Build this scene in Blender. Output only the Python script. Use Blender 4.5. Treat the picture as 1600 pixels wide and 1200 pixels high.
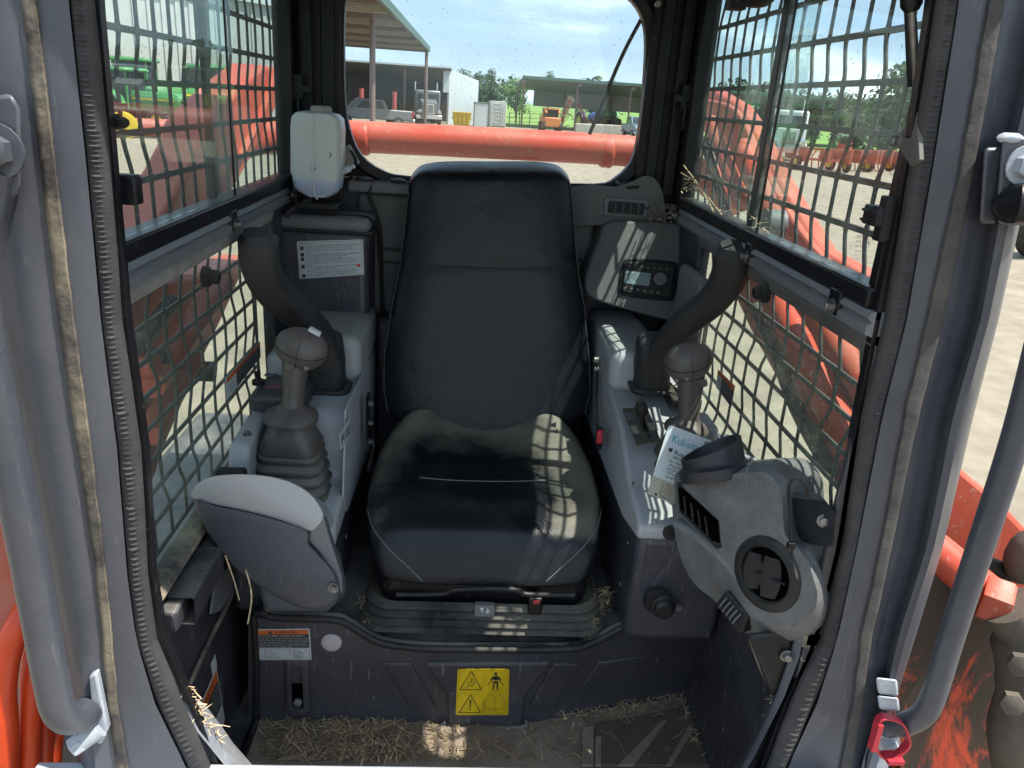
import bpy, bmesh, math, random
from mathutils import Vector, Matrix, noise
random.seed(7)
for o in list(bpy.data.objects): bpy.data.objects.remove(o)
SC=bpy.context.scene; COL=SC.collection
R=math.radians
# ---------------------------------------------------------------- camera
F=1200.; CX,CY=800.,600.
CAM=Vector((-.04,-.84,1.80)); GZ=-.5
dy=Vector((-57,445,-1200)).normalized()
up=Vector((.0449,1,0)); up=(up-up.dot(dy)*dy).normalized()
xr=dy.cross(up)
MR=Matrix((xr,dy,up))
cd=bpy.data.cameras.new('camera'); cam=bpy.data.objects.new('camera',cd); COL.objects.link(cam)
cd.sensor_width=36; cd.lens=F/1600*36; cd.clip_start=.02; cd.clip_end=4000
cam.matrix_world=Matrix.Translation(CAM)@MR.to_4x4()
SC.camera=cam
# ---------------------------------------------------------------- light
SUN_EL,SUN_AZ=R(64.6),R(106)      # azimuth measured from +y towards +x
sd=Vector((math.cos(SUN_EL)*math.sin(SUN_AZ),math.cos(SUN_EL)*math.cos(SUN_AZ),math.sin(SUN_EL)))
sl=bpy.data.lights.new('sun','SUN'); sl.energy=2.8; sl.angle=R(.5); sl.color=(1,.95,.87)
so=bpy.data.objects.new('sun',sl); COL.objects.link(so); so.rotation_euler=sd.to_track_quat('Z','Y').to_euler(); so.location=(5,0,9)
W=bpy.data.worlds.new('World'); SC.world=W; W.use_nodes=True
nt=W.node_tree; N=nt.nodes; L=nt.links; N.clear()
sky=N.new('ShaderNodeTexSky'); sky.sky_type='NISHITA'; sky.sun_disc=False; sky.sun_elevation=SUN_EL; sky.sun_rotation=SUN_AZ
sky.air_density=1.0; sky.dust_density=.25; sky.ozone_density=3.0
tc=N.new('ShaderNodeTexCoord'); mp=N.new('ShaderNodeMapping'); mp.inputs['Scale'].default_value=(1,1,4.5)
n1=N.new('ShaderNodeTexNoise'); n1.inputs['Scale'].default_value=2.6; n1.inputs['Detail'].default_value=7; n1.inputs['Roughness'].default_value=.55; n1.inputs['Distortion'].default_value=.3
cr=N.new('ShaderNodeValToRGB'); cr.color_ramp.elements[0].position=.36; cr.color_ramp.elements[1].position=.62
cr.color_ramp.elements[0].color=(1.0,1.6,2.3,1); cr.color_ramp.elements[1].color=(3.6,4.05,4.3,1)
e_=cr.color_ramp.elements.new(.5); e_.color=(1.4,2.05,2.7,1)
mx=N.new('ShaderNodeMix'); mx.data_type='RGBA'; mx.inputs['Factor'].default_value=.85
hs=N.new('ShaderNodeHueSaturation'); hs.inputs['Saturation'].default_value=.8; hs.inputs['Value'].default_value=1.0
bg=N.new('ShaderNodeBackground'); bg.inputs['Strength'].default_value=.12; wo=N.new('ShaderNodeOutputWorld')
L.new(tc.outputs['Generated'],mp.inputs[0]); L.new(mp.outputs[0],n1.inputs[0]); L.new(n1.outputs['Fac'],cr.inputs[0])
L.new(sky.outputs[0],hs.inputs['Color']); L.new(hs.outputs[0],mx.inputs['A']); L.new(cr.outputs[0],mx.inputs['B']); L.new(mx.outputs['Result'],bg.inputs[0]); L.new(bg.outputs[0],wo.inputs[0])
SC.view_settings.view_transform='Standard'; SC.view_settings.look='None'; SC.view_settings.exposure=1.68; SC.view_settings.gamma=1
SC.render.engine='CYCLES'
SC.cycles.max_bounces=10; SC.cycles.transparent_max_bounces=24; SC.cycles.diffuse_bounces=5; SC.cycles.glossy_bounces=4

# ---------------------------------------------------------------- tracing a photo point onto a plane of the place
def ray(px,py): return MR@Vector((px-CX,CY-py,-F))
def PY(px,py,y): d=ray(px,py); return CAM+d*((y-CAM.y)/d.y)
def PX(px,py,x): d=ray(px,py); return CAM+d*((x-CAM.x)/d.x)
def PZ(px,py,z=GZ): d=ray(px,py); return CAM+d*((z-CAM.z)/d.z)
def V(*a): return Vector(a)
def lerp(a,b,t): return a+(b-a)*t
def tab(rows,vals,y):
    if y<=rows[0]: return vals[0]
    for i in range(len(rows)-1):
        if y<=rows[i+1]:
            t=(y-rows[i])/(rows[i+1]-rows[i]); return vals[i]+(vals[i+1]-vals[i])*t
    return vals[-1]
def smooth(pts,n=4,closed=False):
    out=[];m=len(pts); P=[Vector(p) for p in pts]
    rng=range(m if closed else m-1)
    for i in rng:
        a,b=P[i],P[(i+1)%m]
        p=P[(i-1)%m] if closed or i>0 else a*2-b
        q=P[(i+2)%m] if closed or i<m-2 else b*2-a
        for k in range(n):
            t=k/n; out.append(.5*((2*a)+(b-p)*t+(2*p-5*a+4*b-q)*t*t+(3*a-p-3*b+q)*t**3))
    if not closed: out.append(P[-1])
    return out
def rrect(c,u,v,hw,hh,r,n=4):
    out=[]
    for sx,sy,a0 in ((1,1,0),(-1,1,90),(-1,-1,180),(1,-1,270)):
        for k in range(n+1):
            a=R(a0+90*k/n); out.append(c+u*(sx*(hw-r)+r*math.cos(a))+v*(sy*(hh-r)+r*math.sin(a)))
    return out
def ell(c,u,v,a,b,n=20): return [c+u*(a*math.cos(2*math.pi*k/n))+v*(b*math.sin(2*math.pi*k/n)) for k in range(n)]

class G:
    def __init__(s): s.v=[]; s.f=[]
    def add(s,vs,fs):
        b=len(s.v); s.v+= [Vector(p) for p in vs]; s.f+=[tuple(i+b for i in f) for f in fs]; return s
    def box(s,c,d,rot=None):
        c=Vector(c); x,y,z=[k/2 for k in d]
        vs=[Vector((a*x,b*y,e*z)) for a in(-1,1) for b in(-1,1) for e in(-1,1)]
        if rot is not None: vs=[rot@p for p in vs]
        return s.add([c+p for p in vs],[(0,1,3,2),(4,6,7,5),(0,4,5,1),(2,3,7,6),(0,2,6,4),(1,5,7,3)])
    def bb(s,x0,x1,y0,y1,z0,z1): return s.box(((x0+x1)/2,(y0+y1)/2,(z0+z1)/2),(abs(x1-x0),abs(y1-y0),abs(z1-z0)))
    def loft(s,rings,cap=True,closed=False):
        n=len(rings[0]); m=len(rings); vs=[p for r in rings for p in r]; fs=[]
        for i in range(m if closed else m-1):
            for k in range(n):
                a=i*n+k;b=i*n+(k+1)%n;c=((i+1)%m)*n+(k+1)%n;d=((i+1)%m)*n+k; fs.append((a,b,c,d))
        if cap and not closed: fs+= [tuple(range(n))[::-1],tuple(range((m-1)*n,m*n))]
        return s.add(vs,fs)
    def frames(s,P):
        T=[]
        for i in range(len(P)):
            a=P[max(i-1,0)];b=P[min(i+1,len(P)-1)]; T.append((b-a).normalized())
        u=T[0].cross(Vector((0,0,1)));
        if u.length<.1: u=T[0].cross(Vector((1,0,0)))
        u.normalize(); out=[]
        for t in T:
            u=(u-t*u.dot(t)); u.normalize(); out.append((u.copy(),t.cross(u)))
        return out
    def tube(s,P,r,n=10,cap=True,flat=1.0):
        P=[Vector(p) for p in P]; fr=s.frames(P); rr=r if isinstance(r,(list,tuple)) else [r]*len(P)
        return s.loft([ell(p,u,v,q,q*flat,n) for p,(u,v),q in zip(P,fr,rr)],cap)
    def cyl(s,a,b,r,n=20,r2=None): return s.tube([a,b],[r,r if r2 is None else r2],n)
    def lathe(s,c,ax,prof,n=24,cap=True):   # prof: (radius, height along ax)
        ax=Vector(ax).normalized(); u=ax.cross(Vector((0,1,0)))
        if u.length<.1: u=ax.cross(Vector((1,0,0)))
        u.normalize(); v=ax.cross(u)
        return s.loft([ell(Vector(c)+ax*h,u,v,max(r,1e-4),max(r,1e-4),n) for r,h in prof],cap)
    def prism(s,poly,vec,inset=None):
        poly=[Vector(p) for p in poly]; vec=Vector(vec); return s.loft([poly,[p+vec for p in poly]])
    def grid(s,rows,closed=False):
        n=len(rows[0]); vs=[p for r in rows for p in r]; fs=[]
        for i in range(len(rows)-1):
            for k in range(n-1 if not closed else n):
                fs.append((i*n+k,i*n+(k+1)%n,(i+1)*n+(k+1)%n,(i+1)*n+k))
        return s.add(vs,fs)
    def shell(s,rows,off):           # a grid given thickness by an offset vector
        n=len(rows[0]); m=len(rows); off=Vector(off)
        b=[[p+off for p in r] for r in rows]
        vs=[p for r in rows for p in r]+[p for r in b for p in r]; N2=n*m; fs=[]
        for i in range(m-1):
            for k in range(n-1):
                a=i*n+k; fs+=[(a,a+1,a+n+1,a+n),(N2+a,N2+a+n,N2+a+n+1,N2+a+1)]
        for i in range(m-1): fs+=[(i*n,(i+1)*n,N2+(i+1)*n,N2+i*n),(i*n+n-1,N2+i*n+n-1,N2+(i+1)*n+n-1,(i+1)*n+n-1)]
        for k in range(n-1): fs+=[(k,N2+k,N2+k+1,k+1),((m-1)*n+k,(m-1)*n+k+1,N2+(m-1)*n+k+1,N2+(m-1)*n+k)]
        return s.add(vs,fs)
    def ball(s,c,rx,ry,rz,n=16,m=10,rot=None):
        c=Vector(c); rings=[]
        for i in range(1,m):
            a=math.pi*i/m-math.pi/2
            ring=[Vector((rx*math.cos(a)*math.cos(2*math.pi*k/n),ry*math.cos(a)*math.sin(2*math.pi*k/n),rz*math.sin(a))) for k in range(n)]
            rings.append([c+(rot@p if rot else p) for p in ring])
        return s.loft(rings)
    def text(s,t,o,xd,yd,h,width=None,align='L'):
        cu=bpy.data.curves.new('t','FONT'); cu.body=t; cu.resolution_u=1
        ob=bpy.data.objects.new('t',cu); me=bpy.data.meshes.new_from_object(ob)
        xs=[v.co.x for v in me.vertices]
        if xs:
            x0,x1=min(xs),max(xs); k=h if width is None else width/(x1-x0)
            k1=k; dx={'L':0,'C':(x0+x1)/2,'R':x1}[align]
            s.add([Vector(o)+Vector(xd)*((v.co.x-dx)*k1)+Vector(yd)*(v.co.y*h) for v in me.vertices],[tuple(p.vertices) for p in me.polygons])
        bpy.data.objects.remove(ob); bpy.data.curves.remove(cu); bpy.data.meshes.remove(me); return s
    def xf(s,M): s.v=[M@p for p in s.v]; return s

ORG={}
def T(name,label,cat,loc=(0,0,0),rz=0,group=None):
    o=bpy.data.objects.new(name,None); COL.objects.link(o); o.location=loc; o.rotation_euler=(0,0,rz); o.empty_display_size=.05
    o['label']=label; o['category']=cat
    if group: o['group']=group
    ORG[o.name]=Vector(loc); return o
def O(name,g,mat,parent=None,label=None,cat=None,group=None,kind=None,bev=0,seg=2,sub=0,ang=38,local=False,flat=False,recalc=True):
    vs=g.v
    if parent is not None:
        org=Vector((0,0,0)) if local else ORG[parent.name]
    else:
        xs=[p.x for p in vs]; ys=[p.y for p in vs]; zs=[p.z for p in vs]
        org=Vector(((min(xs)+max(xs))/2,(min(ys)+max(ys))/2,min(zs)))
    me=bpy.data.meshes.new(name); me.from_pydata([p-org for p in vs],[],g.f)
    if recalc:
        bm=bmesh.new(); bm.from_mesh(me); bmesh.ops.recalc_face_normals(bm,faces=bm.faces); bm.to_mesh(me); bm.free()
    me.materials.append(mat)
    if not flat:
        me.shade_smooth()
        if not sub: me.set_sharp_from_angle(angle=R(ang))
    o=bpy.data.objects.new(name,me); COL.objects.link(o)
    if parent is not None: o.parent=parent; ORG[o.name]=Vector((0,0,0)) if local else ORG[parent.name]
    else: o.location=org; ORG[o.name]=org
    if label: o['label']=label
    if cat: o['category']=cat
    if group: o['group']=group
    if kind: o['kind']=kind
    if bev:
        b=o.modifiers.new('bevel','BEVEL'); b.width=bev; b.segments=seg; b.limit_method='ANGLE'; b.angle_limit=R(30); b.harden_normals=False
    if sub:
        b=o.modifiers.new('sub','SUBSURF'); b.levels=sub; b.render_levels=sub
    return o
def copy_tree(o,parent=None):
    c=o.copy(); COL.objects.link(c)
    if parent is not None: c.parent=parent
    ORG[c.name]=ORG.get(o.name,Vector((0,0,0)))
    for ch in list(o.children): copy_tree(ch,c)
    return c

# ---------------------------------------------------------------- materials
def mat(name,c,c2=None,ns=6,rough=.5,metal=0,bump=.15,bs=300,dust=0,dustc=(.42,.38,.31),ds=7,side=0.0,spots=0,scratch=0,spec=.5,vor=0,stretch=None,emit=None,dlo=.35,dhi=.7,pucker=0):
    m=bpy.data.materials.new(name); m.use_nodes=True; nt=m.node_tree; N=nt.nodes; L=nt.links
    b=N['Principled BSDF']; tc=N.new('ShaderNodeTexCoord'); src=tc.outputs['Object']
    b.inputs['Metallic'].default_value=metal; b.inputs['Specular IOR Level'].default_value=spec
    def nz(scale,det=4,rg=.6,vec=None):
        n=N.new('ShaderNodeTexNoise'); n.inputs['Scale'].default_value=scale; n.inputs['Detail'].default_value=det; n.inputs['Roughness'].default_value=rg
        L.new(vec or src,n.inputs['Vector']); return n
    vec=src
    if stretch:
        mp=N.new('ShaderNodeMapping'); mp.inputs['Scale'].default_value=stretch; L.new(src,mp.inputs[0]); vec=mp.outputs[0]
    def ramp(a,b_,inp):
        r=N.new('ShaderNodeMapRange'); r.inputs['From Min'].default_value=a; r.inputs['From Max'].default_value=b_; L.new(inp,r.inputs['Value']); return r.outputs[0]
    def mixc(f,A,B):
        x=N.new('ShaderNodeMix'); x.data_type='RGBA'
        L.new(f,x.inputs['Factor'])
        for k,s_ in (('A',A),('B',B)):
            if isinstance(s_,tuple): x.inputs[k].default_value=s_+(1,)
            else: L.new(s_,x.inputs[k])
        return x.outputs['Result']
    def math_(op,a,b_):
        x=N.new('ShaderNodeMath'); x.operation=op
        for i,q in enumerate((a,b_)):
            if isinstance(q,(int,float)): x.inputs[i].default_value=q
            else: L.new(q,x.inputs[i])
        return x.outputs[0]
    if c2 is None: c2=tuple(k*.8 for k in c)
    n1=nz(ns,6,.65,vec); col=mixc(ramp(.35,.65,n1.outputs['Fac']),c,c2)
    rgh=math_('ADD',math_('MULTIPLY',n1.outputs['Fac'],.25),rough-.12)
    if dust:
        ge=N.new('ShaderNodeNewGeometry'); sx=N.new('ShaderNodeSeparateXYZ'); L.new(ge.outputs['Normal'],sx.inputs[0])
        upf=ramp(.25,.95,sx.outputs['Z']); upf=math_('ADD',math_('MULTIPLY',upf,1-side),side)
        n2=nz(ds,8,.7); df=math_('MULTIPLY',math_('MULTIPLY',ramp(dlo,dhi,n2.outputs['Fac']),upf),dust)
        col=mixc(df,col,dustc); rgh=math_('ADD',rgh,math_('MULTIPLY',df,.35))
    if spots:
        n3=nz(90,2,.5); sf=math_('MULTIPLY',ramp(.66,.70,n3.outputs['Fac']),spots); col=mixc(sf,col,(.55,.5,.42))
    if scratch:
        mp2=N.new('ShaderNodeMapping'); mp2.inputs['Scale'].default_value=(16,16,1.8); mp2.inputs['Rotation'].default_value=(.12,.2,.3); L.new(src,mp2.inputs[0])
        n4=nz(9,3,.6,mp2.outputs[0]); sf=math_('MULTIPLY',ramp(.64,.70,n4.outputs['Fac']),scratch); col=mixc(sf,col,(.6,.6,.6))
    if not isinstance(col,tuple): L.new(col,b.inputs['Base Color'])
    L.new(rgh,b.inputs['Roughness'])
    if bump:
        bp=N.new('ShaderNodeBump'); bp.inputs['Strength'].default_value=bump; bp.inputs['Distance'].default_value=.002
        if vor:
            vn=N.new('ShaderNodeTexVoronoi'); vn.inputs['Scale'].default_value=vor; L.new(src,vn.inputs['Vector']); L.new(vn.outputs['Distance'],bp.inputs['Height'])
        else: L.new(nz(bs,3,.6).outputs['Fac'],bp.inputs['Height'])
        if pucker:
            b2=N.new('ShaderNodeBump'); b2.inputs['Strength'].default_value=pucker; b2.inputs['Distance'].default_value=.012; L.new(nz(11,3,.5).outputs['Fac'],b2.inputs['Height']); L.new(b2.outputs[0],bp.inputs['Normal'])
        L.new(bp.outputs[0],b.inputs['Normal'])
    if emit: b.inputs['Emission Color'].default_value=emit+(1,); b.inputs['Emission Strength'].default_value=1
    return m
DUST=(.36,.33,.27)
M=dict(
 frame=mat('frame_paint',(.036,.040,.056),(.066,.071,.088),ns=7,rough=.34,bump=.08,bs=40,dust=.7,dustc=(.16,.16,.165),side=.4,scratch=.06,spots=.02,ds=4,stretch=(1,1,.22)),
 frame_in=mat('inner_frame_paint',(.018,.019,.028),(.030,.031,.042),ns=5,rough=.42,dust=.5,dustc=DUST,side=.15,spots=.08,scratch=.2,bs=120),
 sealant=mat('dirty_sealant',(.12,.10,.085),(.035,.034,.036),ns=28,rough=.9,bump=.6,bs=90,dust=.85,dustc=(.44,.36,.24),side=.6,ds=9,dlo=.42,dhi=.6),
 seal=mat('rubber_trim',(.018,.016,.018),(.034,.031,.033),ns=30,rough=.7,bump=.3,bs=160,dust=.8,dustc=(.10,.095,.09),side=.4,ds=6),
 black=mat('black_paint',(.005,.005,.007),(.009,.009,.012),spec=.3,rough=.33,dust=.18,side=.04,spots=.05),
 rubber=mat('black_rubber',(.009,.009,.011),(.016,.016,.018),spec=.3,rough=.5,dust=.3,side=.08,bs=200),
 dusty=mat('dusty_rubber',(.06,.058,.055),(.09,.086,.08),rough=.6,dust=.9,dustc=(.30,.27,.22),side=.25,bs=200),
 scuff=mat('scuffed_metal',(.42,.46,.52),(.28,.31,.37),ns=20,rough=.45,metal=.1,bump=.3,bs=80,dust=.5,dustc=(.55,.5,.42),side=.4,scratch=.5),
 lgray=mat('light_gray_plastic',(.43,.44,.46),(.37,.38,.40),ns=7,rough=.42,bump=.10,bs=500,dust=.75,dustc=(.30,.27,.22),dlo=.42,dhi=.75,spots=.15,ds=5),
 ltop=mat('dusty_gray_plastic',(.36,.365,.37),(.32,.33,.34),ns=7,rough=.55,bump=.12,bs=500,dust=.95,dustc=(.27,.245,.20),dlo=.2,dhi=.6,ds=5),
 bellows=mat('bellows_rubber',(.014,.014,.015),(.024,.024,.025),spec=.3,rough=.55,bump=.15,dust=.75,dustc=(.24,.21,.17),side=.08,ds=5),
 dgray=mat('dark_gray_plastic',(.036,.037,.050),(.050,.051,.064),ns=6,rough=.36,bump=.18,bs=700,dust=.5,dustc=(.27,.25,.21),side=.08,spots=.06,scratch=.16),
 mgray=mat('mid_gray_plastic',(.12,.125,.14),(.15,.155,.165),ns=6,rough=.5,bump=.22,bs=700,dust=.55,dustc=(.27,.25,.21),side=.2,spots=.1),
 charcoal=mat('charcoal_textured_plastic',(.08,.084,.086),(.105,.109,.107),ns=8,rough=.55,bump=.5,bs=900,dust=.5,dustc=(.34,.32,.26),side=.15,spots=.1),
 holeshade=mat('black_hole_shade',(.002,.002,.002),rough=.9,bump=0,spec=0),  # flat black colour painted as the shade inside vents and slots
 duct=mat('stained_duct_plastic',(.15,.155,.16),(.085,.08,.078),ns=8,rough=.5,bump=.2,bs=500,dust=.55,dustc=(.30,.31,.305),side=.45,ds=26,dlo=.45,dhi=.75,spots=.05),
 grip=mat('worn_grip_rubber',(.055,.051,.048),(.10,.092,.084),ns=10,rough=.4,bump=.2,bs=900,dust=.6,dustc=(.26,.18,.155),side=.3),
 bar=mat('foam_grip',(.013,.013,.015),(.022,.021,.021),ns=8,rough=.6,bump=.25,bs=600,dust=.7,dustc=(.10,.10,.098),side=.25),
 leather=mat('black_vinyl',(.007,.008,.011),(.011,.012,.016),ns=5,rough=.27,bump=.2,vor=420,pucker=.35,dust=.16,dustc=(.16,.15,.13),side=.1,ds=9,dlo=.45,dhi=.9,spec=.32),
 scuff2=mat('scuffed_gray_paint',(.20,.22,.26),(.11,.12,.15),ns=18,rough=.5,bump=.2,bs=80,dust=.6,dustc=(.38,.34,.27),side=.4,scratch=.3),
 stitch=mat('pale_stitching',(.22,.215,.20),rough=.8),
 steel=mat('zinc_bolt',(.30,.29,.275),(.14,.13,.12),ns=50,rough=.42,metal=.7,bump=.1),
 white=mat('white_label',(.50,.54,.56),(.45,.49,.51),rough=.45,bump=0,dust=.25),
 pink=mat('pink_plug',(.50,.44,.45),(.42,.37,.38),rough=.5,bump=.1,dust=.3,side=.3),
 ink=mat('label_ink',(.02,.02,.025),rough=.5,bump=0),
 wink=mat('white_print',(.6,.62,.63),rough=.5,bump=0),
 orange_l=mat('label_orange',(.62,.14,.03),(.55,.12,.03),rough=.45,bump=0),
 yellow_l=mat('label_yellow',(.68,.48,.01),(.62,.43,.01),rough=.42,bump=.03,dust=.1),
 red_p=mat('red_plastic',(.50,.03,.05),rough=.4),
 teal=mat('teal_print',(.01,.30,.36),rough=.5,bump=0), gink=mat('gray_print',(.16,.16,.19),rough=.5,bump=0),
 lcd=mat('lcd',(.25,.34,.34),(.22,.31,.32),rough=.2,bump=0),
 bottle=mat('cloudy_bottle',(.52,.55,.53),(.46,.49,.47),ns=4,rough=.35,bump=.05,dust=.3,dustc=(.36,.33,.28),side=.12,spots=.12),
 orange=mat('loader_orange',(.56,.055,.022),(.46,.065,.032),ns=2.5,rough=.42,bump=.1,bs=60,dust=.7,dustc=(.36,.19,.12),side=.3,ds=5,spots=.25,scratch=.12),
 hose=mat('orange_hose_sleeve',(.72,.065,.01),(.60,.05,.01),ns=5,rough=.38,bump=.05),
 redtube=mat('red_tube',(.40,.06,.03),(.32,.06,.04),rough=.5,dust=.6,side=.5,dustc=(.4,.3,.24)),
 smear=mat('greasy_orange_panel',(.022,.015,.013),(.035,.021,.017),ns=5,rough=.5,bump=.5,bs=40,dust=.3,dustc=(.07,.045,.035),side=1,ds=9),
 dusthyd=mat('dusty_casting',(.085,.07,.057),(.14,.115,.09),ns=14,rough=.9,bump=.5,bs=60),
 sealr=mat('gray_sealant',(.075,.068,.066),(.04,.038,.04),ns=28,rough=.9,bump=.5,bs=90,dust=.6,dustc=(.15,.135,.115),side=.6,ds=9),
 podg=mat('pod_plastic',(.062,.066,.082),(.08,.084,.10),ns=5,rough=.45,bump=.2,bs=700,dust=.4,dustc=(.25,.23,.2),side=.05,scratch=.08),
 fluid=mat('bottle_fluid',(.42,.48,.60),(.38,.44,.56),rough=.3,bump=0),
 straw2=mat('brown_straw',(.34,.24,.14),(.16,.11,.07),ns=45,rough=.9,bump=0),
 straw=mat('dry_straw',(.85,.66,.40),(.30,.20,.11),ns=130,rough=.85,bump=0),
 floor=mat('muddy_floor',(.34,.25,.19),(.17,.125,.10),ns=12,rough=.95,bump=.8,bs=50,dust=.5,dustc=(.27,.22,.17),ds=20,side=1),
 mat_=mat('rubber_floor_mat',(.05,.045,.04),(.09,.078,.066),ns=18,rough=.9,bump=.6,bs=60,dust=.7,dustc=(.16,.13,.10),side=1),
 grille=mat('green_black_grille',(.012,.020,.020),(.022,.032,.03),rough=.45,dust=.3,side=.2),
 windseal=mat('pale_window_seal',(.27,.26,.24),(.15,.145,.135),ns=15,rough=.8,bump=.3,dust=.5,side=.5),
 # yard
 tin=mat('galvanised_wall',(.52,.54,.51),(.46,.48,.46),ns=1,rough=.5,metal=.2,bump=0),
 whitewall=mat('white_metal_wall',(.56,.62,.62),(.52,.58,.58),ns=.5,rough=.5,bump=0),
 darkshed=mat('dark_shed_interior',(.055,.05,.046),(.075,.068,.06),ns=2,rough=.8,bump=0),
 roofu=mat('brown_roof_underside',(.19,.18,.165),(.14,.13,.12),ns=1.5,rough=.7,bump=0),
 greentrim=mat('green_trim',(.07,.14,.11),rough=.5,bump=0), post=mat('rusty_post',(.22,.15,.13),(.17,.12,.11),rough=.7,bump=0),
 redpost=mat('red_post',(.50,.12,.11),rough=.5,bump=0), beige=mat('beige_sheet',(.36,.33,.26),rough=.6,bump=0),
 binyellow=mat('bin_yellow',(.62,.42,.03),rough=.5,bump=0), contw=mat('container_white',(.62,.66,.66),rough=.5,bump=0), contc=mat('container_cream',(.55,.54,.46),rough=.5,bump=0),
 tyre=mat('tyre_rubber',(.02,.02,.02),(.05,.045,.04),rough=.8,bump=0), rim=mat('yellow_rim',(.65,.48,.03),rough=.4,bump=0),
 tgreen=mat('tractor_green',(.06,.22,.075),(.08,.26,.09),rough=.35,bump=0), tyellow=mat('tractor_stripe',(.7,.6,.05),rough=.4,bump=0),
 blue=mat('tractor_blue',(.03,.12,.45),rough=.35,bump=0), suv=mat('blue_gray_paint',(.15,.22,.27),rough=.3,metal=.2,bump=0), silver=mat('silver_paint',(.20,.21,.22),rough=.35,metal=.3,bump=0),
 wpaint=mat('white_vehicle_paint',(.68,.70,.70),rough=.3,bump=0), dglass=mat('dark_vehicle_glass',(.03,.045,.05),rough=.08,bump=0), chrome=mat('chrome',(.7,.7,.7),rough=.15,metal=1,bump=0),
 skid=mat('orange_machine_paint',(.60,.20,.05),(.45,.16,.05),rough=.5,bump=0), iron=mat('rusty_red_iron',(.38,.09,.05),(.28,.08,.05),ns=3,rough=.6,bump=0),
 concrete=mat('concrete_block',(.46,.44,.38),(.38,.36,.31),ns=3,rough=.9,bump=0), tail=mat('tail_lamp_red',(.45,.02,.02),rough=.3,bump=0),
 bark=mat('bark',(.10,.08,.06),rough=.9,bump=0),
 leafd=mat('dark_leaves',(.030,.065,.020),(.055,.10,.03),ns=.6,rough=.6,bump=0), leafl=mat('bright_leaves',(.085,.17,.03),(.12,.22,.045),ns=.6,rough=.6,bump=0),
 field=mat('grass_field',(.12,.22,.035),(.16,.26,.05),ns=.06,rough=.9,bump=0),
 gravel=mat('pale_gravel',(.28,.24,.175),(.19,.16,.118),ns=2.3,rough=.95,bump=1.,bs=9,dust=.45,dustc=(.24,.21,.16),ds=14,side=1,dlo=.5,dhi=.75),
)
def smearmat():
    m=M['smear']; nt=m.node_tree; N=nt.nodes; L=nt.links; b=N['Principled BSDF']
    tc=N.new('ShaderNodeTexCoord'); mp=N.new('ShaderNodeMapping'); mp.inputs['Rotation'].default_value=(0,.7,0); mp.inputs['Scale'].default_value=(8,8,3.6); L.new(tc.outputs['Object'],mp.inputs[0])
    n=N.new('ShaderNodeTexNoise'); n.inputs['Scale'].default_value=1; n.inputs['Detail'].default_value=9; n.inputs['Roughness'].default_value=.75; n.inputs['Distortion'].default_value=.6; L.new(mp.outputs[0],n.inputs[0])
    sx=N.new('ShaderNodeSeparateXYZ'); L.new(tc.outputs['Object'],sx.inputs[0])
    g=N.new('ShaderNodeMapRange'); g.inputs['From Min'].default_value=.62; g.inputs['From Max'].default_value=.22; g.inputs['To Min'].default_value=-.10; g.inputs['To Max'].default_value=.14; L.new(sx.outputs['Z'],g.inputs[0])
    a=N.new('ShaderNodeMath'); a.operation='ADD'; L.new(n.outputs['Fac'],a.inputs[0]); L.new(g.outputs[0],a.inputs[1])
    r=N.new('ShaderNodeMapRange'); r.inputs['From Min'].default_value=.58; r.inputs['From Max'].default_value=.66; L.new(a.outputs[0],r.inputs[0])
    x=N.new('ShaderNodeMix'); x.data_type='RGBA'; L.new(r.outputs[0],x.inputs['Factor']); L.new(b.inputs['Base Color'].links[0].from_socket,x.inputs['A']); x.inputs['B'].default_value=(.50,.055,.022,1); L.new(x.outputs['Result'],b.inputs['Base Color'])
smearmat()
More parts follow.
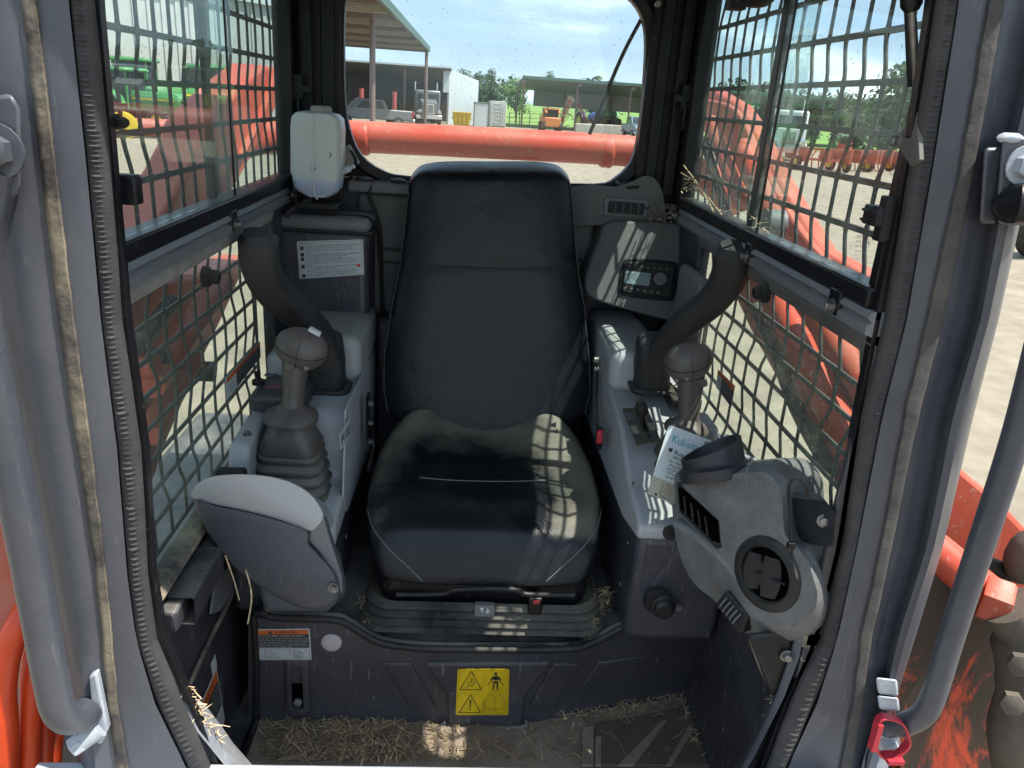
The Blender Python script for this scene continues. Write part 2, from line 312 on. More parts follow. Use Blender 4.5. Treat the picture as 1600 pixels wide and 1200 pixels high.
def glassmat(name,tint,dustf=.10,refl=1.0):
    m=bpy.data.materials.new(name); m.use_nodes=True; nt=m.node_tree; N=nt.nodes; L=nt.links; N.clear()
    out=N.new('ShaderNodeOutputMaterial'); t=N.new('ShaderNodeBsdfTransparent'); t.inputs[0].default_value=tint+(1,)
    g=N.new('ShaderNodeBsdfGlossy'); g.inputs['Roughness'].default_value=.02; g.inputs[0].default_value=(.9,1,.97,1)
    fr=N.new('ShaderNodeLayerWeight'); fr.inputs['Blend'].default_value=.5; pw=N.new('ShaderNodeMath'); pw.operation='POWER'; pw.inputs[1].default_value=5; L.new(fr.outputs['Facing'],pw.inputs[0]); mu=N.new('ShaderNodeMath'); mu.operation='MULTIPLY_ADD'; mu.inputs[1].default_value=.36*refl; mu.inputs[2].default_value=.03*refl; L.new(pw.outputs[0],mu.inputs[0])
    m1=N.new('ShaderNodeMixShader'); L.new(mu.outputs[0],m1.inputs[0]); L.new(t.outputs[0],m1.inputs[1]); L.new(g.outputs[0],m1.inputs[2])
    d=N.new('ShaderNodeBsdfDiffuse'); d.inputs[0].default_value=(.55,.56,.50,1); tl=N.new('ShaderNodeBsdfTranslucent'); tl.inputs[0].default_value=(.5,.5,.46,1)
    ad=N.new('ShaderNodeMixShader'); ad.inputs[0].default_value=.45; L.new(d.outputs[0],ad.inputs[1]); L.new(tl.outputs[0],ad.inputs[2])
    tc=N.new('ShaderNodeTexCoord'); n=N.new('ShaderNodeTexNoise'); n.inputs['Scale'].default_value=5; n.inputs['Detail'].default_value=8; n.inputs['Roughness'].default_value=.7; L.new(tc.outputs['Object'],n.inputs[0])
    r=N.new('ShaderNodeMapRange'); r.inputs['From Min'].default_value=.3; r.inputs['From Max'].default_value=.8; r.inputs['To Min'].default_value=dustf*.3; r.inputs['To Max'].default_value=dustf*2; L.new(n.outputs['Fac'],r.inputs[0])
    n2=N.new('ShaderNodeTexNoise'); n2.inputs['Scale'].default_value=170; n2.inputs['Detail'].default_value=1; L.new(tc.outputs['Object'],n2.inputs[0])
    r2=N.new('ShaderNodeMapRange'); r2.inputs['From Min'].default_value=.70; r2.inputs['From Max'].default_value=.74; r2.inputs['To Max'].default_value=.5; L.new(n2.outputs['Fac'],r2.inputs[0])
    mxx=N.new('ShaderNodeMath'); mxx.operation='MAXIMUM'; L.new(r.outputs[0],mxx.inputs[0]); L.new(r2.outputs[0],mxx.inputs[1])
    m2=N.new('ShaderNodeMixShader'); L.new(mxx.outputs[0],m2.inputs[0]); L.new(m1.outputs[0],m2.inputs[1]); L.new(ad.outputs[0],m2.inputs[2]); L.new(m2.outputs[0],out.inputs[0])
    return m
M['glass']=glassmat('side_glass',(.96,.99,.975),.05,1.0)
M['glass2']=glassmat('tinted_sliding_glass',(.88,.96,.94),.06,1.2)
M['rglass']=glassmat('rear_glass',(.97,.99,.99),.035,.8)
M['lowglass']=glassmat('dirty_lower_glass',(.93,.98,.95),.07,1.0)

class Pl:   # a flat print surface given by four corners (top-left, top-right, bottom-right, bottom-left)
    def __init__(s,tl,tr,br,bl):
        s.c=[Vector(k) for k in (tl,tr,br,bl)]; s.n=(s.c[1]-s.c[0]).cross(s.c[3]-s.c[0]).normalized()
        if s.n.dot(CAM-s.c[0])<0: s.n=-s.n
        s.w=(s.c[1]-s.c[0]).length; s.h=(s.c[3]-s.c[0]).length
    def p(s,u,v,o=0):
        a=s.c[0].lerp(s.c[1],u); b=s.c[3].lerp(s.c[2],u); return a.lerp(b,v)+s.n*o
    def rect(s,g,u0,v0,u1,v1,o=.0006): return g.add([s.p(u0,v0,o),s.p(u1,v0,o),s.p(u1,v1,o),s.p(u0,v1,o)],[(0,1,2,3)])
    def line(s,g,pts,w,o=.0009):
        for a,b in zip(pts,pts[1:]):
            A=s.p(*a,o);B=s.p(*b,o); d=(B-A)
            if d.length<1e-6: continue
            n=d.normalized().cross(s.n)*w/2; e=d.normalized()*w*.3; g.add([A-n-e,B-n+e,B+n+e,A+n-e],[(0,1,2,3)])
        return g
    def poly(s,g,pts,o=.0009): return g.add([s.p(*a,o) for a in pts],[tuple(range(len(pts)))])
    def text(s,g,t,u,v,h,width=None,align='L',o=.0009):
        xd=(s.p(1,v)-s.p(0,v)).normalized(); yd=(s.p(u,0)-s.p(u,1)).normalized()
        return g.text(t,s.p(u,v,o),xd,yd,h*s.h,None if width is None else width*s.w,align)
    def slab(s,r=.004,t=.0005,mg=0):
        g=G(); c=(s.c[0]+s.c[2]+s.c[1]+s.c[3])/4
        pts=[]
        for i in range(4):
            a,b,d=s.c[i-1],s.c[i],s.c[(i+1)%4]; e1=(a-b).normalized(); e2=(d-b).normalized()
            for k in range(4):
                t_=k/3; pts.append((b+e1*r).lerp(b,t_).lerp(b.lerp(b+e2*r,t_),t_))
        g.loft([[q for q in pts],[q+s.n*t for q in pts]]); return g
def straw_g(n,fn,l0=.02,l1=.06,w=.0009,lift=.012,seed=1):
    g=G(); rd=random.Random(seed)
    for i in range(n):
        p=fn(rd); a=rd.random()*math.tau; l=l0+(l1-l0)*rd.random()**2.2; d=Vector((math.cos(a),math.sin(a),rd.uniform(-.25,.3)))*l/2; b=Vector((-math.sin(a),math.cos(a),0))*w*rd.uniform(.6,1.5)
        z=Vector((0,0,rd.random()*lift+abs(d.z))); q=p+z; k_=.22 if rd.random()<.35 else .08; m=Vector((-math.sin(a),math.cos(a),0))*l*rd.uniform(-k_,k_)+Vector((0,0,.06*l)); m2=m*.6+d*.5
        g.add([q-d-b,q-d+b,q+m-d*.1+b,q+m-d*.1-b,q+m2+b,q+m2-b,q+d+b*.4,q+d-b*.4],[(0,1,2,3),(3,2,4,5),(5,4,6,7)])
    return g
from mathutils.bvhtree import BVHTree
def caster(g):
    t=BVHTree.FromPolygons([tuple(p) for p in g.v],[tuple(f) for f in g.f])
    def hit(px,py,o=.001,fb=None):
        d=ray(px,py).normalized(); r=t.ray_cast(CAM,d)
        return (r[0]-d*o) if r[0] is not None else fb
    return hit
def bolt(g,c,ax,r=.008,h=.006):
    ax=Vector(ax).normalized(); g.lathe(c,ax,[(r*1.5,0),(r*1.5,h*.25)],20); g.lathe(Vector(c)+ax*h*.25,ax,[(r,0),(r,h),(r*.8,h*1.15)],6); return g
# ================================================================ THE CAB
cab=T('loader_cab','open gray steel cab of a compact track loader seen through its front doorway','loader cab',(0,.5,.60))
rows=[-420,-150,0,250,500,700,900,1000,1100,1200,1320]
Lc=dict(edge=[137,148,155,177,200,228,240,258,300,345,395],sR=[128,138,147,172,190,220,231,245,288,330,380],sL=[80,98,110,137,160,185,201,215,246,297,350],
 mR=[30,48,56,85,115,142,165,175,183,200,212],mL=[8,24,33,62,90,120,150,160,167,182,194],bu=[-60,-40,-25,5,35,70,108,122,135,150,160],ou=[-150,-120,-100,-70,-30,25,70,92,112,128,140])
rowr=[-420,-150,0,250,500,650,850,1000,1100,1190,1320]
Rc=dict(edge=[1500,1470,1455,1418,1368,1338,1308,1272,1226,1192,1140],sL=[1508,1478,1464,1424,1383,1347,1317,1283,1232,1202,1150],sR=[1540,1510,1496,1457,1415,1377,1338,1306,1273,1230,1180],
 mL=[1612,1572,1545,1503,1448,1413,1377,1344,1333,1315,1290],mR=[1640,1598,1571,1526,1475,1436,1395,1363,1349,1333,1312],dk=[1690,1645,1625,1563,1520,1475,1438,1390,1375,1345,1325],ou=[1750,1700,1668,1610,1556,1516,1471,1425,1395,1372,1350])
def post(rw,C,cols,side):
    ys=[-420+i*40 for i in range(44)]; R_=[]
    for y in ys:
        r=[]
        for name,dep,k in cols:
            a=tab(rw,C[name],y)
            if k: b=tab(rw,C[k[0]],y); a=a+(b-a)*k[1]
            r.append(PY(a,y,dep))
        R_.append(r)
    g=G(); g.shell(R_,(side*.014,.03,0)); return g
pl=post(rows,Lc,[('edge',.004,0),('sR',.004,0),('sL',.004,0),('sL',-.016,('mR',.06)),('sL',-.02,('mR',.5)),('mR',-.022,0),('mL',-.022,0),('mL',-.026,('bu',.3)),('bu',-.034,0),('bu',-.028,('ou',.5)),('ou',-.004,0),('ou',.03,('bu',-.15))],-1)
post_l=O('door_post',pl,M['frame'],cab,ang=50)
pr=post(rowr,Rc,[('edge',.004,0),('sL',.004,0),('sR',.004,0),('sR',-.016,('mL',.06)),('sR',-.02,('mL',.5)),('mL',-.022,0),('mR',-.022,0),('mR',-.018,('dk',.4)),('dk',-.012,0),('dk',-.034,('ou',.35)),('dk',-.036,('ou',.7)),('ou',-.02,0),('ou',.03,('dk',-.12))],1)
post_r=O('door_post',pr,M['frame'],cab,ang=50)
def seam(rw,C,a,b,par,sd,mt='sealant'):
    rr=[]; rd=random.Random(sd)
    for i in range(150):
        y=-420+i*11.5; x0=tab(rw,C[a],y); x1=tab(rw,C[b],y); w=2.2*noise.noise(Vector((y*.02,sd,0)))+noise.noise(Vector((y*.11,sd,3)))
        x0-=w; x1+=1.6*noise.noise(Vector((y*.025,sd+9,0))); b_=.0012*noise.noise(Vector((y*.1,sd,7)))
        rr.append([PY(lerp(x0,x1,t),y,-.0235-h-b_) for t,h in ((0,0),(.08,.003),(.35,.0036),(.65,.003),(.92,.0032),(1,0))])
    return O('seam_sealant',G().shell(rr,(0,.004,0)),M[mt],par,ang=60)
seam(rows,Lc,'mL','mR',post_l,1); seam(rowr,Rc,'mL','mR',post_r,2,'sealr')
def weather(rw,C,a,b,par):
    g=G(); rings=[]; n=16; i=0; y=-420.0; prev=None; rw_=random.Random(11)
    pts=[]
    while y<1320: 
        pts.append((PY((tab(rw,C[a],y)+tab(rw,C[b],y))/2,y,-.006),abs((PY(tab(rw,C[b],y),y,-.006)-PY(tab(rw,C[a],y),y,-.006)).x)/2)); y+=2.6
    amp=[.45+1.1*rw_.random() for _ in range(len(pts))]
    for k,(p,r) in enumerate(pts):
        q=pts[min(k+1,len(pts)-1)][0]-pts[max(k-1,0)][0]; t=q.normalized(); v=Vector((0,-1,0)); u=t.cross(v).normalized(); r=min(r*max(abs(u.x),.75),.0155)
        ring=[]
        for j in range(n):
            a_=2*math.pi*j/n; c,s=math.cos(a_),math.sin(a_)
            rib=.0016*amp[k//3]*(1+.8*noise.noise(Vector((k*.05,1,2))))*(1 if k%3==0 else -.5)*max(0,1-abs(c)*1.5) if s>0 else 0
            w=1+.05*noise.noise(Vector((k*.03,j*.3,len(pts))))
            ring.append(p+u*(c*r*w)+v*(s*(.010+rib)*w))
        rings.append(ring)
    g.loft(rings); return O('door_seal',g,M['seal'],par,ang=24)
weather(rows,Lc,'sL','sR',cab); weather(rowr,Rc,'sL','sR',cab)
# inner lips of the doorway returning into the cab
for rw,C in ((rows,Lc),(rowr,Rc)):
    rr=[]
    for i in range(44):
        y=-420+i*40; a=PY(tab(rw,C['edge'],y),y,.0); rr.append([a+V(0,.0,0),a+V(0,.006,0),a+V(0,.012,0)])
    O('door_edge_lip',G().shell(rr,(.006 if C is Rc else -.006,0,0)),M['black'],cab,ang=50)
# sill and corner gussets
g=G(); g.bb(-.60,.60,-.11,.0,.835,.9075); sill=O('door_sill',g,M['scuff'],cab,bev=.004)
g=G(); g.bb(-.45,.45,.0,.02,.80,.885); O('sill_back',g,M['frame_in'],cab,bev=.004)
def gus(px,side):
    g=G(); rr=[]
    for (x0,y0),(x1,y1) in px: rr.append([PY(x0,y0,-.002),PY(lerp(x0,x1,.5),lerp(y0,y1,.5),.006),PY(x1,y1,.05)])
    g.shell(rr,(0,.004,-.004)); return g
O('corner_gusset',gus([((262,1085),(296,1085)),((285,1110),(318,1100)),((305,1140),(345,1135)),((330,1170),(362,1160)),((350,1195),(390,1192)),((380,1240),(420,1230))],-1),M['scuff2'],cab)
O('corner_gusset',gus([((1262,960),(1236,1000)),((1248,1030),(1222,1030)),((1225,1090),(1205,1085)),((1200,1140),(1188,1130)),((1180,1180),(1166,1175)),((1150,1230),(1130,1230))],1),M['frame'],cab)
# roof
g=G(); g.bb(-.57,.57,-.06,1.16,2.105,2.17); g.bb(-.5,.5,-.05,.02,2.05,2.105); O('roof',g,M['frame_in'],cab,bev=.01)
# body below and around, so that the cab stands on its machine
g=G(); g.bb(-.46,.46,-.02,1.7,-.1,.60); g.bb(-.44,.44,1.10,1.75,.60,1.35)
O('lower_body',g,M['frame_in'],cab,bev=.02)
g=G(); g.bb(-.455,.455,-.0,1.03,.60,.676); floor=O('floor_pan',g,M['floor'],cab)
# ---- rear wall and window
inner=[(600,-25),(560,-22),(540,-5),(536,40),(536,100),(538,160),(545,203),(563,243),(595,267),(640,277),(800,284),(930,289),(963,279),(988,252),(1000,205),(1007,140),(1011,70),(1006,30),(990,2),(965,-15),(930,-25),(770,-27)]
inn=smooth([PY(x,y,1.0) for x,y in inner],3,True)
c0=V(0,1.0,1.86); outr=[]
for p in inn:
    d=p-c0; k=min(.47/abs(d.x) if abs(d.x)>1e-4 else 1e9,(.26/d.z if d.z>1e-4 else 1e9) if d.z>0 else .245/abs(d.z)); outr.append(c0+d*k)
g=G(); g.loft([inn,outr,[p+V(0,.035,0) for p in outr],[p+V(0,.035,0) for p in inn]],cap=False,closed=True); rearw=O('rear_wall',g,M['black'],cab)
g=G(); g.bb(-.47,.47,1.002,1.034,.66,1.612); O('rear_wall_panel',g,M['dgray'],cab)
mid=sum(inn,Vector())/len(inn)
g=G(); ins=[p+(mid-p).normalized()*.004 for p in inn]; P=ins+[ins[0]]
g.loft([[p+d for d in (V(0,-.012,0),(p-mid).normalized()*.022+V(0,-.014,0),(p-mid).normalized()*.030+V(0,-.001,0),V(0,.0,0))] for p in ins],closed=True); O('window_seal',g,M['rubber'],rearw)
g=G(); g.prism([p+(p-mid).normalized()*.006+V(0,.012,0) for p in inn],(0,.005,0)); O('rear_window_pane',g,M['rglass'],rearw,ang=30)
# corner pillars
for s,xs in ((-1,(-.362,-.405)),(1,(.368,.41))):
    g=G(); g.bb(s*.335,s*.46,.975,1.0,1.60,2.11)
    for k,x in enumerate(xs): g.bb(x-.013,x+.013,.962-.012*k,.976,1.62,2.11)
    g.bb(s*.425,s*.46,.90,.97,1.62,2.11)
    O('corner_pillar',g,M['black'],cab,bev=.003)
# ---- side walls
def grille(s,y0,y1,z0,z1,dy_,dz,x,w=.0085,t=.004,ph=0,name='window_guard',tilt=0):
    g=G(); nz_=int(round((z1-z0)/dz)); zz=[z1-i*dz for i in range(nz_+1)]
    for z in zz: g.bb(x,x+s*t,y0,y1,z-w*.5,z+w*.5)
    pat=[0,0,-.019,-.019]; y=y0+.01
    while y<y1-.005:
        for i in range(len(zz)-1):
            a=pat[(i+ph)%4]; b=pat[(i+1+ph)%4]; pts=[]
            m=7; L1=[];L2=[]
            for k in range(m+1):
                q=k/m; e=q*q*(3-2*q); yy=y+lerp(a,b,e); z=lerp(zz[i],zz[i+1],q); fl=w*.5*(1+.9*max(0,1-min(q,1-q)*9)); L1.append((yy-fl*.9,z)); L2.append((yy+fl*.9,z))
            # one bar between two cross strips, flared where it meets them
            vs=[V(x+s*(dx+.0002),yy,z) for dx in (0,t-.0004) for (yy,z) in L1+L2]; n=m+1; fs=[]
            for k in range(m):
                fs+=[(k,k+1,n+k+1,n+k),(2*n+k,3*n+k,3*n+k+1,2*n+k+1),(k,2*n+k,2*n+k+1,k+1),(n+k,n+k+1,3*n+k+1,3*n+k)]
            g.add(vs,fs)
        y+=dy_
    g.bb(x,x+s*t,y0-.012,y0,z0,z1); g.bb(x,x+s*t,y1,y1+.012,z0,z1)
    return g
for s in (-1,1):
    sw=G(); x0=s*.44; x1=s*.465
    sw.bb(x0,x1,0,1.0,.66,1.128); sw.bb(x0,x1,.745,1.0,1.128,1.60); sw.bb(x0,x1,.0,.012,1.128,1.6)
    wall=O('side_wall',sw,M['frame_in'],cab,bev=.003)
    # upper sliding window
    g=G(); g.bb(s*.424,s*.462,.012,.985,1.601,1.624); g.bb(s*.43,s*.462,.012,.985,2.085,2.105); g.bb(s*.43,s*.462,.012,.03,1.624,2.085); g.bb(s*.43,s*.462,.955,.985,1.624,2.085)
    fr=O('side_window_frame',g,M['black'],cab,bev=.003)
    ysp=.50 if s<0 else .425
    g=G(); g.bb(s*.437,s*.441,.03,ysp+.0,1.624,2.085); O('window_pane',g,M['glass'],fr)
    g=G(); g.bb(s*.448,s*.452,ysp-.055,.955,1.624,2.085); O('window_pane',g,M['glass2'],fr)
    g=G(); g.bb(s*.446,s*.455,ysp-.075,ysp-.055,1.624,2.085) if s<0 else g.bb(s*.446,s*.455,ysp+.06,ysp+.085,1.624,2.085); O('meeting_rail',g,M['grille'],fr,bev=.002)
    g=G(); g.bb(s*.434,s*.4365,ysp-.004,ysp+.002,1.624,2.085); O('pane_edge',g,M['black'],fr)
    # guide rails under the window
    g=G(); 
    g.loft([[V(s*x,y,z) for x,z in ((.444,1.600),(.428,1.599),(.424,1.592),(.430,1.586),(.424,1.582),(.424,1.572),(.436,1.568),(.436,1.562),(.444,1.558))] for y in (.0,.97)])
    O('guide_rail',g,M['mgray'],cab,ang=25)
    g=G(); g.loft([[V(s*x,y,z) for x,z in ((.462,1.572),(.438,1.570),(.434,1.560),(.438,1.545),(.462,1.540))] for y in (.0,.3,.745)]); O('window_seal',g,M['windseal'] if s<0 else M['dusty'],cab,ang=30)
    g=G(); g.loft([[V(s*x,y,z) for x,z in ((.462,1.150),(.437,1.148),(.431,1.138),(.436,1.128),(.462,1.126))] for y in (.0,.3,.745)]); O('window_seal',g,M['sealant'],cab,ang=30)
    g=G(); g.bb(s*.449,s*.453,.012,.745,1.14,1.555); low=O('lower_window_pane',g,M['lowglass'],cab)
    g=grille(s,.03,.99,1.575,2.10,.0575,.0615,s*.478,ph=1 if s<0 else 2); O('window_guard',g,M['grille'],cab,bev=.0008,seg=1)
    g=grille(s,.03,.75,1.13,1.575,.064,.049,s*.481,w=.0075,ph=0); O('window_guard',g,M['grille'],cab,bev=.0008,seg=1)
    # rail bolts
    for y in ((.42,.09,.90) if s>0 else (.45,.86)):
        g=G(); bolt(g,(s*.424,y,1.583),(-s,0,.1),.0065,.008); O('rail_bolt',g,M['steel'],cab)
        g=G(); g.bb(s*.423,s*.432,y-.016,y+.016,1.572,1.606); O('rail_clip',g,M['black'],cab,bev=.003)
    # knob of the lower window
    p=PX(318,432,-.44) if s<0 else PX(1200,458,.44)
    g=G(); g.lathe(p,(-s,0,0),[(.016,0),(.016,.008),(.011,.012),(.011,.020),(.007,.024)],16); O('window_knob',g,M['rubber'],cab)
# latch blocks on the uprights
g=G(); q=PX(1382,340,.425); y_,z_=q.y,q.z; g.bb(.418,.434,y_-.012,y_+.006,z_-.026,z_+.024); g.bb(.410,.428,y_-.010,y_+.022,z_-.010,z_+.012); g.bb(.406,.412,y_-.008,y_+.020,z_-.007,z_-.003); g.bb(.406,.412,y_-.008,y_+.020,z_+.004,z_+.008); O('window_latch',g,M['black'],cab,bev=.003)
g=G(); g.bb(-.425,-.400,.025,.045,1.668,1.70); O('window_latch',g,M['black'],cab,bev=.003)
g=G(); bolt(g,PX(178,190,-.415),(1,-.4,0),.0055,.012); O('strut_stud',g,M['rubber'],cab)
for a in ((462,135,-.43,.955),(1078,152,.43,.955)):
    p=PX(a[0],a[1],a[2]); g=G(); g.box((a[2]*.97,.93,p.z),(.02,.02,.05)); g.box((a[2]*.93,.925,p.z-.004),(.02,.015,.016)); g.tube([V(a[2]*.97,.92,p.z-.01),V(a[2]*.97,.92,p.z-.07)],.004,8); O('window_hook',g,M['black'],cab,bev=.002)
# ---- kick panel: a moulded sheet between footwell and seat platform
def yk(px,row):
    yb=.318 if px<820 else lerp(.318,.43,min(1,(px-820)/280)); yt=.300 if px<900 else lerp(.300,.36,min(1,(px-900)/200))
    t=(row-985)/135; return lerp(yt,yb,max(-.3,min(1,t)))
def K(px,row,off=0): return PY(px,row,yk(px,row)-off)
KT=([380,430,520,560,595,640,700,880,920,960,1000,1060,1108],[966,966,971,985,1003,1010,1012,1012,1004,988,972,966,966])
KB=([380,400,560,690,820,900,1000,1100,1110],[1124,1123,1116,1122,1122,1114,1098,1074,1072])
rr=[]
for i in range(60):
    x=388+i*(1108-388)/59; a=tab(*KT,x); b=tab(*KB,x)+8; rr.append([K(x,lerp(a,b,t)) for t in [k/10 for k in range(11)]])
kick=O('kick_panel',G().shell(rr,(0,.012,0)),M['dgray'],cab,ang=40)
def emb(pts,h,name,mt=None,bev=.003):
    g=G(); g.prism([K(x,y,h) for x,y in pts],(0,h+.006,0)); return O(name,g,mt or M['dgray'],kick,bev=bev,seg=3)
emb([(664,1038),(862,1036),(822,1088),(815,1133),(701,1133),(698,1088)],.010,'raised_panel',bev=.006)
emb([(600,1037),(642,1037),(682,1108),(642,1108)],.004,'pressed_rib'); emb([(866,1038),(908,1038),(866,1105),(826,1105)],.004,'pressed_rib'); emb([(935,1036),(1010,1026),(995,1034),(950,1045),(905,1100),(892,1100)],.003,'pressed_rib')
g=G(); a=[K(x,y,.006) for x,y in ((695,1127),(700,1137),(812,1137),(822,1127))]; g.tube(smooth(a,2),.004,8); O('panel_lip',g,M['mgray'],kick)
# slotted bezel
P_=Pl(K(443,1034,.009),K(485,1034,.009),K(485,1116,.009),K(443,1116,.009)); c=P_.p(.5,.5); u=(P_.p(1,.5)-P_.p(0,.5)).normalized(); v=Vector((0,0,1))
hw,hh=P_.w/2*.92,P_.h/2*.98
g=G(); o=rrect(c,u,v,hw,hh,.012); i_=rrect(c,u,v,hw*.48,hh*.78,.006); bk=V(0,.012,0)
g.loft([[p+bk for p in o],[p+V(0,.002,0) for p in o],[c+(p-c)*.92 for p in o],[c+(p-c)*1.12 for p in i_],i_,[p+bk for p in i_]],cap=False); O('slot_bezel',g,M['dgray'],kick,ang=50)
g=G(); g.loft([[p+V(0,.008,0) for p in i_],[p+V(0,.0085,0) for p in i_]]); O('slot_shade_plate',g,M['holeshade'],kick)  # black plate painting the shade of the slot's depth
g=G(); g.lathe(c+V(0,.004,-.034),(0,-1,0),[(.008,0),(.008,.004),(.005,.006)],12); O('screw',g,M['mgray'],kick)
g=G(); g.lathe(K(518,1003,.0),(0,-1,.05),[(.0185,0),(.0185,.002),(.0165,.0038),(.008,.0045)],32); O('round_plug',g,M['pink'],kick,ang=60)
# top lip moulding
lip=[(398,958),(412,958),(418,963),(440,966),(520,969),(545,977),(590,1003),(640,1012),(700,1015),(880,1015),(925,1005),(965,985),(1000,970),(1040,966),(1090,966),(1105,960),(1112,930)]
g=G(); P=smooth([K(x,y,.006) for x,y in lip],5); g.tube(P,.006,8); O('panel_trim',g,M['rubber'],kick,ang=60)
g=G(); P=smooth([K(x,y-6,-.012) for x,y in lip[1:-1]],5); g.tube(P,.008,8); O('panel_trim',g,M['dusty'],kick,ang=60)
# platform behind it
g=G(); pts=[K(x,y,-.01) for x,y in ((388,962),(520,968),(595,1002),(700,1011),(880,1011),(925,1002),(1000,970),(1108,962))]
poly=pts+[V(.44,1.0,.93),V(-.44,1.0,.93)]
g=G(); g.add([p for p in pts]+[V(p.x*1.0,.52,.905) for p in pts]+[V(p.x,1.0,.905) for p in pts],[(i,i+1,i+9,i+8) for i in range(7)]+[(i+8,i+9,i+17,i+16) for i in range(7)])
O('seat_platform',g,M['frame_in'],cab)
# left kick side seam and trims
for pts in ([(397,985),(404,1050),(398,1130),(380,1188)],[(1112,975),(1108,1030),(1101,1072),(1140,1186)]):
    pass
g=G(); g.tube([K(396,960,.004),K(401,1040,.004),K(400,1126,.004)],.006,8); g.tube([PZ(400,1128,.685),PZ(377,1190,.685)],.006,8); O('floor_seal',g,M['rubber'],cab)
g=G(); g.tube([K(1113,950,.004),K(1110,1010,.004),K(1103,1072,.004)],.006,8); g.tube([PZ(1102,1074,.685),PZ(1146,1190,.685)],.007,8); O('floor_seal',g,M['rubber'],cab)
g=G(); g.bb(-.44,-.405,.0,.34,.676,.69); O('floor_edge',g,M['frame_in'],cab); 
# left lower wall details
g=G(); P=smooth([PX(x,y,-.436) for x,y in ((402,845),(384,885),(350,955),(318,1020),(285,1095),(262,1150))],4); g.tube(P,.004,8); O('panel_seam',g,M['sealant'],cab)
g=G(); a=PX(292,955,-.41); a.x=-.415
g.loft([rrect(V(-.419,y,a.z),V(1,0,0),V(0,0,1),.02,.022,.004) for y in (a.y,a.y+.13)],cap=False); O('channel_bracket',g,M['frame_in'],cab)
g=G(); g.bb(-.44,-.415,.05,.30,1.085,1.12); O('window_ledge',g,M['frame_in'],cab,bev=.005)
g=G(); g.prism([PX(x,y,-.433) for x,y in ((338,905),(372,870),(395,878),(345,955),(330,960))],(-.005,0,0)); O('reinforcing_plate',g,M['mgray'],cab,bev=.002)
# right lower corner
g=G(); P=smooth([PX(x,y,.436) for x,y in ((1175,1000),(1190,1040),(1208,1080),(1218,1120))],4); g.tube(P,.006,8); O('panel_seam',g,M['sealant'],cab)
g=G(); g.prism([PY(x,y,.012) for x,y in ((1170,995),(1270,985),(1275,1035),(1240,1075),(1205,1090),(1188,1040))],(0,.01,0)); O('reinforcing_plate',g,M['black'],cab,bev=.004)
for x,y in ((1228,1024),(1252,1023)):
    g=G(); bolt(g,PY(x,y,.010),(0,-1,.1),.0058,.007); O('plate_bolt',g,M['steel'],cab)
# ---- floor: mat, straw
g=G(); 
def Fz(x,y,z): return PZ(x,y,z)
mp_=[Fz(930,1128,.684),Fz(1000,1118,.684),Fz(1060,1105,.684),Fz(1085,1100,.684),Fz(1125,1195,.684),Fz(930,1195,.684)]
g.prism(mp_,(0,0,-.006)); fm=O('floor_mat',g,M['mat_'],cab,bev=.002)
for q in (((910,1135),(928,1135),(928,1195),(910,1195)),((1030,1128),(1045,1122),(990,1195),(965,1195)),((1078,1130),(1085,1140),(1050,1195),(1040,1195)),((930,1150),(940,1150),(940,1195),(930,1195))):
    g=G(); g.prism([Fz(x,y,.688) for x,y in q],(0,0,-.006)); O('mat_rib',g,M['floor'],fm,bev=.0015)
def fl(rd):
    while 1:
        x=rd.gauss(560,95) if rd.random()<.75 else rd.uniform(410,1120); y=rd.uniform(1120,1190)
        if x<405 or x>1125: continue
        if x>640 and rd.random()<.35: continue
        return PZ(x,y,.678)
O('straw_chaff',straw_g(2600,fl,.004,.025,.0008,.005,13),M['straw2'],None,'fine brown chaff trodden into the mud of the cab floor','straw',kind='stuff',flat=True,recalc=False)
O('loose_straw',straw_g(480,fl,.006,.055,.0005,.008,3),M['straw'],None,'dry straw scattered over the muddy cab floor in the footwell','straw',kind='stuff',flat=True,recalc=False)
def fl2(rd):
    t=rd.random(); 
    if rd.random()<.45: a=PZ(lerp(880,1095,t),lerp(1118,1082,t),.68); return a+V(rd.gauss(0,.012),-abs(rd.gauss(0,.015)),.004)
    a=PZ(lerp(1090,1132,t),lerp(1085,1190,t),.68); return a+V(-abs(rd.gauss(0,.02)),rd.gauss(0,.01),.004)
O('straw_drift',straw_g(380,fl2,.005,.045,.0005,.006,5),M['straw'],None,'straw drifted into the right edge of the footwell floor beside the rubber mat','straw',kind='stuff',flat=True,recalc=False)
def fl3(rd):
    s=rd.random()<.5; x,y=(rd.gauss(578,10),rd.uniform(935,992)) if s else (rd.gauss(935,14),rd.uniform(920,1000))
    if not s: x=lerp(945,912,max(0,(y-940)/60))+rd.gauss(0,6)
    return PY(x,y,.32 if y>970 else .36)+V(0,0,.001)
O('straw_clump',straw_g(420,fl3,.005,.022,.0004,.006,6),M['straw'],None,'short straw packed round the foot of the seat bellows on both sides','straw',kind='stuff',flat=True,recalc=False)
def fl4(rd):
    s=rd.random(); 
    if s<.35: q=rd.random(); p=PY(lerp(285,345,q)+rd.gauss(0,6),lerp(1085,1165,q),.01)
    elif s<.6: q=rd.random(); p=PY(lerp(1240,1205,q)+rd.gauss(0,5),lerp(1050,1130,q),.02)
    elif s<.8: p=V(.43,rd.uniform(.80,.97),1.63)+V(0,0,rd.random()*.03)
    else: p=V(.43,rd.uniform(.35,.62),1.628)
    return p
O('straw_tuft',straw_g(150,fl4,.012,.04,.0007,.015,8),M['straw'],None,'wisps of straw caught in the corners of the doorway and window track','straw',kind='stuff',flat=True,recalc=False)
g=G()
